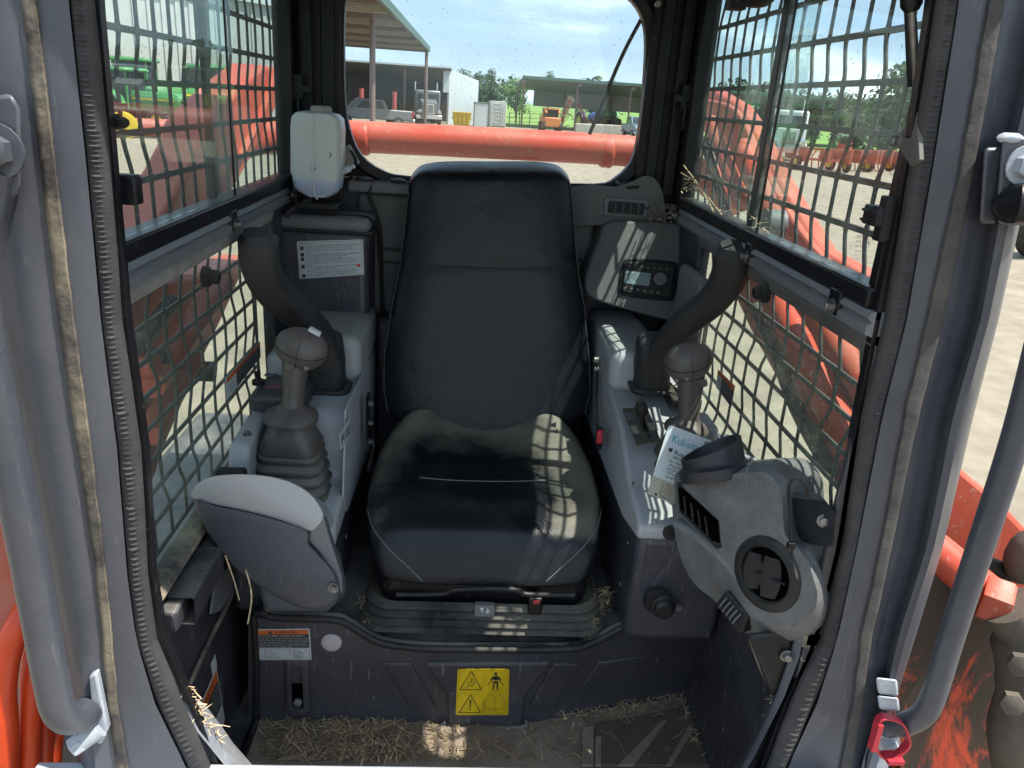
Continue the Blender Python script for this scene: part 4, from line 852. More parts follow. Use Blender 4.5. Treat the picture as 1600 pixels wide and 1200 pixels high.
# ---- S-shaped grab bars
def grab(s,label,pts,cap,boot):
    t=T('grab_bar',label,'grab bar',pts[-1],group='padded grab bars')
    P=smooth(pts,7); g=G(); fr=g.frames(P); rings=[]
    n=len(P)
    for i,(p,(u,v)) in enumerate(zip(P,fr)):
        q=i/(n-1); k=lerp(.0325,.0265,min(1,q*1.6)); e=.75 if i==0 else 1
        rings.append(rrect(p,u,v,k*e,k*e,k*.62*e,5))
    rings.insert(0,rrect(P[0]+(P[0]-P[1]).normalized()*.006,fr[0][0],fr[0][1],.024,.024,.014,5))
    rings=[rings[0]]+rings[1:]
    g.loft(rings); O('foam_sleeve',g,M['bar'],t,ang=55)
    g=G(); a,b=boot; rr=[]
    ax=(b-a).normalized(); u=V(1,0,0); v=ax.cross(u).normalized(); u=v.cross(ax)
    for q,k in ((0,.020),(.08,.030),(.3,.033),(.55,.035),(.8,.034),(.95,.036),(1,.033)): rr.append(rrect(lerp(a,b,q),u,v,k,k*1.0,k*.6,5))
    g.loft(rr); O('pivot_boot',g,M['bar'],t,ang=50)
    g=G(); g.loft([rrect(b+V(0,0,.004),V(1,0,0),V(0,1,0),.045,.04,.022,5),rrect(b+V(0,0,.0),V(1,0,0),V(0,1,0),.047,.042,.022,5),rrect(b-V(0,0,.006),V(1,0,0),V(0,1,0),.045,.04,.022,5)]); O('boot_skirt',g,M['rubber'],t)
    return t
grab(-1,'black padded S shaped grab bar rising over the left console beside the window','' or [PY(403,368,.46),PY(407,415,.47),PY(428,455,.50),PY(470,492,.54),PY(502,530,.58),PY(516,575,.60)],0,(PY(508,520,.60),PY(512,604,.62)))
grab(1,'black padded S shaped grab bar rising over the right console beside the window',[PY(1146,388,.46),PY(1142,425,.47),PY(1118,465,.50),PY(1068,507,.54),PY(1036,545,.58),PY(1021,580,.60)],0,(PY(1020,525,.60),PY(1018,604,.62)))

# ================================================================ REAR OF THE CAB
# left rear cover box with sticker
rb=T('rear_corner_box','dark corner box with a white warning lamp chart behind the left grab bar','cover box',(-.36,.92,1.2))
g=G(); g.bb(-.462,-.258,.845,.995,1.16,1.515); O('box_body',g,M['dgray'],rb,bev=.018,seg=4)
g=G(); g.bb(-.466,-.254,.838,.998,1.512,1.545); O('box_lid',g,M['mgray'],rb,bev=.015,seg=4)
g=G(); g.tube(smooth([V(-.46,.842,1.512),V(-.27,.842,1.512),V(-.252,.86,1.512),V(-.25,.99,1.512)],3),.004,8); O('lid_bead',g,M['rubber'],rb)
P=Pl(PY(464,377,.8435),PY(567,374,.8435),PY(569,429,.8435),PY(468,436,.8435)); st=O('lamp_chart_label',P.slab(.003),M['white'],rb)
g=G(); P.line(g,[(.03,.04),(.97,.04),(.97,.96),(.03,.96),(.03,.04)],.0004); P.line(g,[(.12,.04),(.12,.96)],.0003); P.line(g,[(.22,.1),(.22,.96)],.0003)
for v_ in (.11,.28,.39,.5,.62,.73,.86): P.line(g,[(.22,v_),(.97,v_)],.0003)
P.text(g,'LAMP',.035,.095,.07,.07); P.text(g,'E-CODE',.125,.095,.06,.085)
for v_ in (.19,.36,.48,.68,.93): P.rect(g,.045,v_-.055,.095,v_+.045,.0009)
for i,v_ in enumerate((.15,.20,.26,.33,.38,.45,.51,.57,.63,.69,.75,.82,.92)): P.text(g,'E:90%02d'%(11+i*7),.135,v_,.055,.07)
for i,l in enumerate(('Diesel Particulate Filter (DPF) is Regenerating (working).','The exhaust temperature will rise, use caution.','At 3500 or 4,000 s + the engine power is limited.','','At the engine DPF has too much soot, it is regenerated.','Regeneration must be performed at idle.','The soot collection level is high.','Keep the cabin clear and do not idle for too long.','Contact dealer if the DPF indicator does not go off.','','Regeneration failed. Stop the engine and contact dealer.','The engine power is limited.','Service is required soon. See the operator manual.','If any of the lamps above stays on, stop the machine','immediately and contact your dealer for repair.')):
    if l: P.text(g,l,.24,.155+.056*i,.062,min(.70,.0128*len(l)))
O('label_print',g,M['ink'],st,flat=True)
g=G(); P.rect(g,.90,.68,.945,.77,.001); O('label_red_mark',g,M['red_p'],st,flat=True)
# deck along the rear window and padded rear panel
g=G(); g.bb(-.32,.30,.955,1.0,1.585,1.612); dk=O('rear_deck',g,M['mgray'],cab,bev=.006,seg=3)
for i in range(9):
    g=G(); g.bb(-.285+i*.016,-.277+i*.016,.957,.99,1.6125,1.6145); O('deck_slot',g,M['rubber'],dk)
g=G(); g.bb(-.30,.25,.965,.995,1.30,1.583); O('rear_trim_panel',g,M['charcoal'],cab,bev=.012,seg=3)
g=G(); g.bb(-.25,.25,.958,.966,1.455,1.462); g.bb(-.25,.25,.958,.966,1.425,1.430); O('panel_groove',g,M['rubber'],cab)
g=G(); g.bb(-.25,.25,.93,.995,.93,1.30); O('rear_lower_panel',g,M['dgray'],cab,bev=.01)
for x in (.0,.065):
    g=G(); g.lathe(V(-.285+x*1.2,.965,1.612),(0,0,1),[(.018,0),(.018,.004),(.013,.008)],18); O('deck_cap',g,M['rubber'],cab)
g=G(); g.tube(smooth([V(-.262,.96,1.612),V(-.27,.955,1.58),V(-.255,.955,1.54),V(-.245,.955,1.50),V(-.242,.955,1.42),V(-.240,.95,1.30),V(-.232,.93,1.18)],6),.004,8); g.tube(smooth([V(-.36,.845,1.553),V(-.30,.84,1.553),V(-.262,.86,1.545),V(-.246,.90,1.51),V(-.245,.94,1.46),V(-.236,.94,1.30)],6),.004,8)
O('washer_hose',g,M['rubber'],cab)
# washer fluid bottle
wb=T('washer_bottle','cloudy white plastic washer fluid bottle hung in the rear left corner by the window','bottle',PY(497,305,.86))
g=G(); rr=[]
for r,a,b in ((174,476,516),(177,466,528),(184,460,535),(200,458,537),(270,458,536),(275,461,534),(279,461,534)):
    A=PY(a,r,.85);B=PY(b,r,.85); rr.append(rrect((A+B)/2,V(1,0,0),V(0,1,0),(B-A).length/2,.038 if 176<r<300 else .028,.014,4))
g.loft(rr); bt=O('bottle_body',g,M['bottle'],wb,ang=50)
g=G(); rr=[]
for r,a,b in ((279,461,534),(292,463,532),(300,470,526),(306,482,516)):
    A=PY(a,r,.85);B=PY(b,r,.85); rr.append(rrect((A+B)/2,V(1,0,0),V(0,1,0),(B-A).length/2,.038 if 176<r<300 else .028,.014,4))
g.loft(rr); O('fluid_level',g,M['fluid'],bt,ang=50)
for q in (((486,262),(490,266),(494,262)),((515,238),(518,242),(515,246))):
    g=G(); g.tube([PY(x,y,.8115) for x,y in q],.0009,5); O('pen_mark',g,M['ink'],bt)
g=G(); P=[PY(x,y,.8115) for x,y in ((489,178),(489,240),(490,300),(496,312))]; g.tube(P,.0022,6); O('mould_seam',g,M['bottle'],bt)
g=G(); c=PY(502,180,.85); g.lathe(c,(0,0,1),[(.020,-.004),(.020,.006),(.0215,.006),(.0215,.014),(.018,.018)],22); O('filler_cap',g,M['beige'],wb)
g=G(); c=PY(500,320,.85); g.box(c,(.085,.07,.010)); g.box(c+V(-.045,0,.07),(.006,.06,.15)); g.box(c+V(0,.042,.07),(.085,.006,.15)); O('bottle_bracket',g,M['black'],wb,bev=.002)
g=G(); c=PY(535,268,.84); g.lathe(c,(.6,-.4,.3),[(.007,0),(.007,.02),(.004,.022),(.004,.035)],12); O('washer_pump',g,M['white'],wb)
g=G(); c=PY(545,245,.92); g.box(c,(.028,.03,.045),Matrix.Rotation(R(-30),3,'Y')); O('pump_plug',g,M['windseal'],wb,bev=.003)
g=G(); g.tube(smooth([PY(487,312,.85),PY(460,325,.83),PY(447,338,.82)],5),.006,8); O('bottle_hose',g,M['rubber'],wb)
g=G(); g.tube(smooth([PY(548,235,.9),PY(556,250,.9),PY(552,268,.92),PY(545,282,.93)],5),.0035,8); O('pump_cable',g,M['rubber'],wb)
# right rear housings
hv=T('rear_vent_housing','charcoal rear right housing with a barred air outlet above the radio panel','vent housing',(.31,.95,1.5))
g=G(); out=[(893,292),(960,292),(985,285),(1005,275),(1022,278),(1036,300),(1042,345),(1050,352),(912,352),(893,352)]
g.loft([smooth(podring(out,.945,.99),2,True),smooth(podring(out,.95,1),2,True),smooth(podring(out,.995,1),2,True)]); O('housing_shell',g,M['charcoal'],hv,ang=40)
g=G(); g.loft([[p+V(0,d,0) for p in ring] for ring,d in ((rrect((PY(940,308,.94)+PY(1016,342,.94))/2,V(1,0,-.02),V(0,0,1),.052,.021,.006),0),(rrect((PY(940,308,.94)+PY(1016,342,.94))/2,V(1,0,-.02),V(0,0,1),.052,.021,.006),.006))]); bz=O('vent_bezel',g,M['mgray'],hv,bev=.003)
cc=(PY(940,308,.938)+PY(1016,342,.938))/2; g=G(); g.loft([rrect(cc+V(0,d,0),V(1,0,-.02),V(0,0,1),.042,.0135,.004) for d in (-.0015,.001)]); O('vent_shade_plate',g,M['rubber'],hv)  # dark solid plate standing for the shade inside the outlet
for i in range(4):
    g=G(); g.box(cc+V(-.026+i*.018,-.004,.0),(.0022,.006,.026)); O('vent_slat',g,M['charcoal'],hv)
g=G(); c=PY(985,284,.975); g.lathe(c+V(0,0,-.005),(-.1,-.25,1),[(.034,0),(.034,.006),(.028,.007),(.027,.001)],26,cap=False); g.lathe(c+V(0,0,-.0045),(-.1,-.25,1),[(.026,0),(.02,.003)],24); O('round_air_outlet',g,M['rubber'],hv)
rp=T('radio_housing','large smooth charcoal housing holding the radio and its small gray screen','radio housing',(.35,.87,1.4))
out=[(955,347),(1062,350),(1078,360),(1087,385),(1088,500),(1050,502),(985,486),(928,468),(914,450),(917,425),(935,375)]
def yr(r): return lerp(.925,.825,(r-347)/155)
def RP(x,y,o=0): return PY(x,y,yr(y)-o)
A=[RP(x,y) for x,y in out]; c=sum(A,Vector())/len(A); g=G()
g.loft([smooth([c+(p-c)*.985 for p in A],3,True),smooth([c+(p-c)*1.0+V(0,.006,0) for p in A],3,True),smooth([p+V(0,.12,.0) for p in A],3,True)]); O('housing_shell',g,M['charcoal'],rp,bev=.004,ang=35)
rad=[(985,404),(1048,408),(1059,418),(1054,462),(1043,470),(975,462),(966,452),(972,412)]
A=[RP(x,y,.001) for x,y in rad]; g=G(); g.prism(smooth(A,3,True),(0,-.004,0)); rdo=O('radio',g,M['black'],rp,bev=.002)
rad2=[(987,409),(1044,413),(1052,420),(1048,456),(1040,463),(980,456),(973,449),(977,415)]
g=G(); g.prism(smooth([RP(x,y,.005) for x,y in rad2],3,True),(0,-.004,0)); O('radio_face',g,M['rubber'],rp,bev=.001)
g=G(); g.prism([RP(x,y,.0085) for x,y in ((979,423),(1017,427),(1014,447),(975,442))],(0,-.0015,0)); O('radio_screen',g,M['lcd'],rp)
g=G(); Pz=Pl(RP(979,423,.0102),RP(1017,427,.0102),RP(1014,447,.0102),RP(975,442,.0102)); Pz.text(g,'FM 1',.08,.35,.28,.3); Pz.text(g,'98.7',.30,.75,.42,.4); Pz.text(g,'12:04',.62,.35,.25,.3); O('screen_digits',g,M['gink'],rp,flat=True)
for i in range(7):
    g=G(); p=lerp(RP(983,416,.0095),RP(1042,421,.0095),i/6); g.box(p,(.0055,.002,.0035)); O('radio_button',g,M['mgray'],rp,bev=.0008)
for i in range(6):
    g=G(); p=lerp(RP(976,450,.0095),RP(1028,457,.0095),i/5); g.box(p,(.006,.002,.0045)); O('radio_button',g,M['windseal'],rp,bev=.0008)
g=G(); c=RP(1032,436,.0095); g.lathe(c,(0,-1,.5),[(.015,0),(.015,.0015),(.013,.003),(.006,.002)],24); g.lathe(c+V(0,-.002,.001),(0,-1,.5),[(.005,0),(.0045,.002)],14); O('radio_dial',g,M['mgray'],rp)
g=G(); g.lathe(RP(972,474,.001),(0,-1,.5),[(.0028,0),(.0028,.001)],12); O('mic_hole',g,M['ink'],rp)
g=G(); g.lathe(RP(924,456,-.006),(0,-1,.5),[(.0035,0),(.0035,.004)],12); O('screw',g,M['mgray'],rp)
g=G(); g.bb(.412,.437,.62,.78,1.34,1.50); O('side_pillar_trim',g,M['mgray'],cab,bev=.02,seg=4)
for k in range(26):
    pass
# dusty debris behind right window rail
g=G(); rd=random.Random(4)
for k in range(60): g.ball(V(rd.uniform(.36,.43),rd.uniform(.93,.985),1.56+rd.random()*.04),.008*rd.random()+.002,.006,.004,6,4)
O('dirt_pile',g,M['sealant'],None,'clods of dry dirt heaped behind the air outlet under the right window','dirt',kind='stuff')
# ================================================================ BLOWER DUCT on the right post
du=T('air_duct_unit','stained gray plastic air duct unit with a round vent, bolted inside the right door post','air duct',(.40,.12,1.05))
def DD(r): return lerp(.225,.075,(r-740)/260)     # the front leans back towards the top
q1,q2,q3=PY(1060,760,.19),PX(1288,920,.432),PY(1140,985,.06)
nrm=(q2-q1).cross(q3-q1).normalized()
if nrm.y>0: nrm=-nrm
def D(x,y,o=0):          # the front of the unit is one plane, facing out of the doorway
    d=ray(x,y); return CAM+d*((q1+nrm*o-CAM).dot(nrm)/d.dot(nrm))
pairs=[((1050,745),(1064,759)),((1060,737),(1076,750)),((1100,730),(1110,744)),((1175,722),(1172,736)),((1205,722),(1200,738)),((1228,742),(1215,755)),((1238,770),(1224,785)),((1241,835),(1228,835)),((1264,855),(1250,858)),((1284,885),(1268,888)),((1291,925),(1276,925)),((1287,960),(1268,955)),((1268,990),(1248,975)),((1235,1003),(1222,984)),((1195,1002),(1192,975)),((1155,982),(1168,958)),((1118,940),(1152,925)),((1085,912),(1143,900)),((1066,878),(1128,868)),((1055,835),(1085,820)),((1050,790),(1066,786))]
outl=[a_ for a_,b_ in pairs]
def ringp(t,o): return smooth([D(lerp(p[0],q[0],t),lerp(p[1],q[1],t),o) for p,q in pairs],4,True)
A=ringp(0,-.03); c=sum(A,Vector())/len(A)
g=G(); g.loft([ringp(1.35,.004),ringp(1.12,.0035),ringp(1,.0),ringp(.9,-.004),ringp(.5,-.016),ringp(.12,-.027),ringp(0,-.034),[p-nrm*.035 for p in ringp(0,-.034)],[c-nrm*.08+(p-c)*.96 for p in ringp(0,-.034)]],cap=True); body=O('duct_body',g,M['duct'],du,ang=50)
def DO(x,y,o=0): return D(x,y,.004+o)
# left chamfer with angled slot vent
g=G(); sl=[(1053,742),(1068,752),(1125,805),(1130,862),(1124,868),(1062,815),(1052,790)]
g.prism([DO(x,y,.0) for x,y in ((1056,752),(1066,757),(1126,812),(1130,858),(1118,858),(1060,800))],-nrm*.012); sv=O('slot_vent',g,M['rubber'],du,bev=.003)
g=G(); g.prism([DO(x,y,.0025) for x,y in ((1060,762),(1067,765),(1120,815),(1123,848),(1113,845),(1063,795))],-nrm*.004); O('vent_shade_plate',g,M['holeshade'],sv)  # black plate on the solid duct, painted as shade behind the slats
for t in (.15,.36,.57,.78):
    g=G(); a=DO(lerp(1061,1113,t),lerp(768,818,t),.004); b=DO(lerp(1064,1118,t),lerp(796,848,t),.004); g.tube([a,b],.0018,6); O('vent_slat',g,M['black'],sv)
# ridge flowing from the slot vent to the round vent
g=G(); P=[DO(x,y,-.010) for x,y in ((1058,818),(1090,838),(1125,868),(1150,895),(1175,935))]; g.tube(smooth(P,5),[.009]*21,10); O('moulded_ridge',g,M['duct'],du)
# round vent
cR=DO(1197,897,.002); g=G()
g.lathe(cR-nrm*.01,nrm,[(.050,0),(.053,.006),(.051,.012),(.046,.0145),(.040,.0155),(.0372,.013),(.0365,.004)],44,cap=False); rv=O('round_vent_ring',g,M['bellows'],du,ang=50)
g=G(); g.lathe(cR-nrm*.0015,nrm,[(.0375,0),(.001,.0005)],32,cap=False); O('vent_shade_plate',g,M['holeshade'],rv)  # black disc over the closed body, painted as the vent's inner shade
ux=V(1,0,0); uy=nrm.cross(ux)
ux=(ux-nrm*ux.dot(nrm)).normalized(); uy=nrm.cross(ux).normalized()
for a0,b0,hh in ((-.026,-.006,.026),(.001,.022,.029)):
    L1=[];L2=[]
    for k in range(9):
        t=-1+k/4; y_=t*hh; L1.append(cR+ux*(a0*(1-.12*t*t)-.004*(1-t*t)*(1 if a0<0 else .6))+uy*y_+nrm*.009); L2.append(cR+ux*(b0-.003*t*t+.003*(1-t*t))+uy*y_*.97+nrm*.0025)
    g=G(); g.shell([L1,[lerp(p,q,.5)+nrm*.002 for p,q in zip(L1,L2)],L2],-nrm*.0012); O('vent_vane',g,M['rubber'],rv,ang=60)
g=G(); g.tube([cR-ux*.034+nrm*.006,cR+ux*.034+nrm*.006],.0018,6); O('vane_link',g,M['black'],rv)
# small lower vent on the flank
LV=[(1118,940),(1134,926),(1168,968),(1160,985),(1148,982)]
g=G(); g.prism([DO(x,y,-.002) for x,y in ((1117,944),(1133,924),(1170,962),(1158,992),(1148,985))],-nrm*.025); lv=O('lower_vent',g,M['rubber'],du,bev=.003)
for t in (.1,.28,.46,.64,.82):
    g=G(); a=DO(lerp(1133,1163,t),lerp(931,966,t),.001); b=DO(lerp(1121,1150,t),lerp(946,980,t),.001); g.tube(smooth([a,(a+b)/2+nrm*.002,b],3),.0011,6); O('vent_slat',g,M['mgray'],lv)
# parting lines
g=G(); g.tube(smooth([DO(x,y,.0) for x,y in ((1168,728),(1166,755),(1178,785),(1205,820),(1233,855))],5),.0009,5); g.tube([DO(1170,765,0),DO(1215,757,0)],.0008,5); g.tube(smooth([DO(x,y,-.001) for x,y in ((1262,875),(1270,915),(1262,950),(1240,985))],5),.0009,5); O('parting_line',g,M['mgray'],du)
# black intake ring on top
g=G(); cI=D(1125,742)+V(0,.030,.000); ax=V(-.24,.42,1).normalized(); a2=V(-.22,-.05,1).normalized()
g.lathe(cI-ax*.004,ax,[(.050,-.014),(.053,-.006),(.053,.002),(.048,.006),(.046,.008),(.045,.020)],36,cap=False)
n=36; u=ax.cross(V(0,1,0)).normalized(); v=ax.cross(u)
g.loft([[cI+ax*z+u*(r*math.cos(2*math.pi*k/n))+v*(r*math.sin(2*math.pi*k/n))+ax*(tl*(u*math.cos(2*math.pi*k/n)+v*math.sin(2*math.pi*k/n)).x) for k in range(n)] for z,r,tl in ((.006,.046,0),(.026,.046,.012),(.0275,.042,.012),(.012,.041,0))]); O('intake_collar',g,M['ink'],du,ang=50)
# bracket with bolt, held on the post
g=G(); br=[(1232,778),(1290,782),(1305,800),(1303,852),(1290,856),(1236,842)]
g.loft([[PX(x,y,min(.436,PY(x,y,.075).x)) for x,y in br],[PX(x,y,min(.436,PY(x,y,.075).x))+V(0,.02,0) for x,y in br]]); bk2=O('duct_bracket',g,M['frame_in'],du,bev=.004,seg=3)
for x,y,d in ((1286,812,.072),):
    g=G(); bolt(g,PX(x,y,min(.433,PY(x,y,d).x))+V(0,-.003,0),(-.3,-1,.2),.0060,.005); O('bracket_bolt',g,M['steel'],bk2)
g=G(); P=[PY(1298,870,.05),PY(1322,850,.05),PY(1310,940,.05),PY(1280,985,.05)]; g.prism(P,(0,.01,0)); O('post_plate',g,M['frame_in'],cab,bev=.003)
# zip tie
g=G(); P=smooth([D(1262,778,.01),D(1258,758,.018),D(1243,748,.025),D(1233,760,.030),D(1234,800,.024),D(1236,850,.020)],5)
fr=g.frames(P); g.loft([rrect(p,V(1,0,0),V(0,.45,.9).normalized().cross(V(1,0,0)),.0022,.0008,.0004,2) for p in P]); 
c=D(1236,852,.022); g.box(c,(.009,.007,.008)); P=smooth([c,D(1240,880,.016),D(1246,905,.018)],5); g.loft([rrect(p,V(1,0,0),V(0,-1,.4).normalized(),.0018,.0006,.0003,2) for p in P])
O('zip_tie',g,M['black'],None,'black zip tie looped through the card and over the air duct','zip tie')
# ================================================================ the instruction card
def CD(x,y): return PY(x,y,lerp(.262,.215,(y-660)/120)+ (x-1043)*.00002)
TL,TR,BR,BL=(1046,664),(1264,752),(1250,820),(1011,770)
# true card corners: a rectangle of card lying back against the boot
t_,r_,b_=CD(1045,663),PY(1268,750,.235),CD(1011,771); P=Pl(t_,r_,r_+b_-t_,b_)
card=O('instruction_card',P.slab(.006,.0012),M['white'],None,'white printed instruction card with teal and gray heading, tied behind the air duct','card')
g=G(); P.text(g,'Kubota',.045,.215,.155,.175,o=.002); O('card_logo',g,M['teal'],card,flat=True)
g=G(); P.rect(g,.255,.035,.93,.16,.002); O('card_heading_panel',g,M['gink'],card,flat=True)
g=G(); P.rect(g,.255,.16,.93,.33,.0019); O('card_note_panel',g,M['windseal'],card,flat=True)
g=G(); P.text(g,'Instructions of In-cab air cleaning',.27,.13,.095,.60,o=.0026); O('card_lettering',g,M['wink'],card,flat=True)
g=G()
for i,l in enumerate(('To all operators: read this card first.','It is necessary to keep the inner filter','function clean for a healthy air flow.')): P.text(g,l,.27,.215+.05*i,.055,.62,o=.0026)
P.rect(g,.045,.30,.07,.35,.0024); P.text(g,'Replacing Air Conditioner Filter',.085,.36,.082,.62,o=.0024); P.text(g,'IMPORTANT',.085,.42,.055,.12,o=.0024)
for i,l in enumerate(('In case of using the machine in dust,','check and clean the filter element','more often than indicated above.','Check every 250 hours and replace','every 1000 hours.')): P.text(g,l,.07,.48+.055*i,.05,.5,o=.0024)
for i,l in enumerate(('1. Remove the bolts.','2. Pull out the filter.','3. Clean with air blow.','4. Fit again in the same way.','5. Close the cover.')): P.text(g,l,.07,.80+.035*i,.032,.25,o=.0024)
P.rect(g,.045,.955,.062,.985,.0024); P.text(g,'Maintenance',.08,.985,.05,.2,o=.0024)
O('card_print',g,M['ink'],card,flat=True)
g=G(); P.line(g,[(.055+.012*math.cos(k*.6),.405+.022*math.sin(k*.6)) for k in range(12)],.0006,.0024); O('card_symbol',g,M['yellow_l'],card,flat=True)
g=G(); P.rect(g,.0,.745,1,.997,.0016); O('card_lower_panel',g,M['beige'],card,flat=True)

# ================================================================ wiper, strut, mirror
g=G(); a,b=PY(1003,28,1.045),PY(921,210,1.045); g.tube(smooth([PY(1012,12,1.05),a,lerp(a,b,.35)+V(-.006,0,0),b],6),[.009]*6+[.0045]*13,8); 
O('wiper_arm',g,M['rubber'],None,'black wiper arm crossing the right side of the rear window','wiper')
gs=T('gas_strut','gas strut with a bright rod beside the right door post','gas strut',PY(1425,60,.02))
g=G(); g.tube([PY(1418,-260,.03),PY(1424,8,.03),PY(1425,18,.03)],[.011,.011,.007],14); O('strut_cylinder',g,M['black'],gs); g=G(); g.cyl(PY(1424,0,.03),PY(1433,150,.03),.0042,12); O('strut_rod',g,M['steel'],gs); g=G(); g.tube([PY(1417,-40,.035),PY(1424,135,.035)],.0045,8); O('strut_cable',g,M['black'],gs)
g=G(); g.prism([PX(x,y,.425) for x,y in ((1432,165),(1398,222),(1422,260),(1436,250))],(.006,0,0)); O('strut_bracket',g,M['dusty'],cab,bev=.001)
g=G(); bolt(g,PX(1402,220,.424),(-1,-.3,0),.0055,.007); O('bracket_bolt',g,M['steel'],cab)
g=G(); g.ball(PY(1180,-6,.55),.034,.024,.018,18,10); g.box(PY(1150,6,.62),(.03,.03,.02)); g.tube([PY(1150,6,.62),PY(1120,-40,.7)],.008,8); O('dome_lamp',g,M['rubber'],cab,bev=.002)
g=G(); g.lathe(PY(1028,6,.955),(0,-1,0),[(.008,0),(.006,.004)],12); O('pillar_bolt',g,M['steel'],cab)

# ================================================================ outside door hardware
hl=T('door_grab_rail','long gray steel grab rail bolted low on the outer left of the doorway','grab rail',PY(110,1130,-.06))
g=G(); P=smooth([PY(x,y,d) for x,y,d in ((-95,120,-.085),(-60,330,-.085),(-20,560,-.085),(32,800,-.085),(62,960,-.085),(82,1070,-.085),(92,1108,-.082),(108,1122,-.07),(128,1118,-.05),(140,1108,-.03))],5); g.tube(P,.0195,18); O('rail_tube',g,M['frame'],hl,ang=60)
g=G(); g.prism([PY(x,y,-.038) for x,y in ((138,1058),(150,1052),(168,1140),(158,1165),(146,1160))],(0,.012,0)); bp_=O('rail_bracket',g,M['scuff'],hl,bev=.003)
g=G(); c=PY(128,1158,-.05); g.cyl(c,c+V(.02,.01,.012),.012,16); g.lathe(c,V(-.8,-.5,-.4),[(.0135,0),(.0135,.012),(.011,.014)],6); O('bracket_bolt',g,M['scuff'],hl)
hr_=T('door_grab_rail','long gray steel grab rail with a red clip on the outer right of the doorway','grab rail',PY(1400,1140,-.06))
g=G(); P=smooth([PY(x,y,d) for x,y,d in ((1740,120,-.08),(1690,300,-.08),(1640,480,-.08),(1588,680,-.08),(1530,860,-.08),(1485,1000,-.08),(1458,1088,-.08),(1440,1118,-.075),(1412,1132,-.06),(1385,1135,-.04))],5); g.tube(P,.0150,18); O('rail_tube',g,M['frame'],hr_,ang=60)
for y0,y1,x0 in ((1062,1088,1390),(1090,1112,1392)):
    g=G(); g.loft([[PY(x,y,-.045) for x,y in ((x0-22,y0-4),(x0+12,y0),(x0+14,y1),(x0-18,y1-4))],[PY(x,y,-.015) for x,y in ((x0-22,y0-4),(x0+12,y0),(x0+14,y1),(x0-18,y1-4))]]); O('rail_bracket',g,M['scuff'],hr_,bev=.003)
g=G(); bolt(g,PY(1388,1160,-.05),(0,-1,-.1),.010,.010); g.bb(*( (PY(1370,1170,-.04).x,PY(1388,1170,-.04).x,-.05,-.02,PY(1380,1235,-.04).z,PY(1380,1165,-.04).z))); O('bracket_bolt',g,M['scuff'],hr_)
g=G(); P=smooth([PY(x,y,-.075) for x,y in ((1372,1125),(1366,1150),(1372,1176),(1394,1182),(1416,1165),(1418,1150),(1408,1128),(1385,1120))],4,True); rr=[rrect(p,V(0,-1,0),(p-PY(1392,1150,-.075)).normalized(),.006,.0016,.0008,2) for p in P]; g.loft(rr,closed=True); g.box(PY(1368,1150,-.078),(.007,.012,.044)); g.box(PY(1395,1184,-.078),(.022,.02,.006)); O('lock_clip',g,M['red_p'],None,'red plastic clip looped round the foot of the right grab rail','clip')
# hinge blocks
g=G(); q=[(-10,150),(18,146),(32,170),(34,290),(24,310),(-20,300)]; g.loft([[PY(x,y,-.065) for x,y in q],[PY(x,y,-.03) for x,y in q]]); hb1=O('door_hinge',g,M['frame'],cab,bev=.004)
g=G(); bolt(g,PY(-4,235,-.068),(0,-1,0),.017,.012); g.cyl(PY(-5,262,-.06),PY(-22,330,-.06),.02,16); O('hinge_bolt',g,M['frame'],hb1)
g=G(); q=[(1566,215),(1620,212),(1620,352),(1560,352),(1556,330)]; g.loft([[PY(x,y,-.06) for x,y in q],[PY(x,y,-.025) for x,y in q]]); q=[(1538,230),(1568,230),(1556,350),(1530,350)]; g.loft([[PY(x,y,-.045) for x,y in q],[PY(x,y,-.02) for x,y in q]]); hb2=O('door_hinge',g,M['frame'],cab,bev=.004)
g=G(); bolt(g,PY(1600,258,-.062),(0,-1,0),.013,.010); O('hinge_bolt',g,M['scuff'],hb2)
g=G(); g.tube([PY(1640,320,-.075),PY(1590,318,-.075),PY(1582,318,-.06)],.020,16); O('hinge_pin',g,M['black'],hb2)
g=G(); g.ball(PY(1578,216,-.055),.014,.008,.006,10,6); O('weld_scar',g,M['scuff'],hb2)

# ================================================================ LOADER ARMS
def plate(pts,x,th,name,par,m,bev=.012): 
    g=G(); g.prism([PX(a,b,x) for a,b in pts],(th,0,0)); return O(name,g,m,par,bev=bev,seg=3)
la=T('loader_boom','orange loader arm seen through the left window guards','boom',(-.7,.9,.9),group=None)
plate([(402,112),(415,102),(432,105),(441,118),(436,160),(400,235),(372,285),(338,345),(268,430),(150,470),(188,410),(235,372),(300,262),(318,222),(326,192),(352,160),(380,132)],-.64,-.10,'arm_beam',la,M['orange'])
g=G(); P=[PX(x,y,-.632) for x,y in ((428,112),(410,170),(372,250),(330,320),(262,395))]; g.tube(smooth(P,4),.010,8,flat=.5); O('arm_flange',g,M['orange'],la)
plate([(180,455),(345,420),(392,398),(352,490),(300,600),(262,690),(235,770),(180,840)],-.66,-.09,'lower_link',la,M['orange'])
for a,b,r,m,nm in (((345,440),(232,600),.030,'orange','cylinder_barrel'),((300,560),(232,680),.024,'orange','cylinder_barrel'),((268,470),(212,545),.014,'rubber','hydraulic_hose')):
    g=G(); g.cyl(PX(*a,-.60),PX(*b,-.60),r,18); O(nm,g,M[m],la)
for x,y,r in ((318,580,.022),(245,560,.02)):
    g=G(); g.lathe(PX(x,y,-.60),(1,0,0),[(r,-.02),(r,.02),(r*.6,.024)],20); O('pivot_pin',g,M['rubber'],la)
g=G(); g.lathe(PX(236,572,-.585),(1,0,0),[(.022,-.03),(.024,.0),(.022,.01)],16); O('arm_boss',g,M['orange'],la)
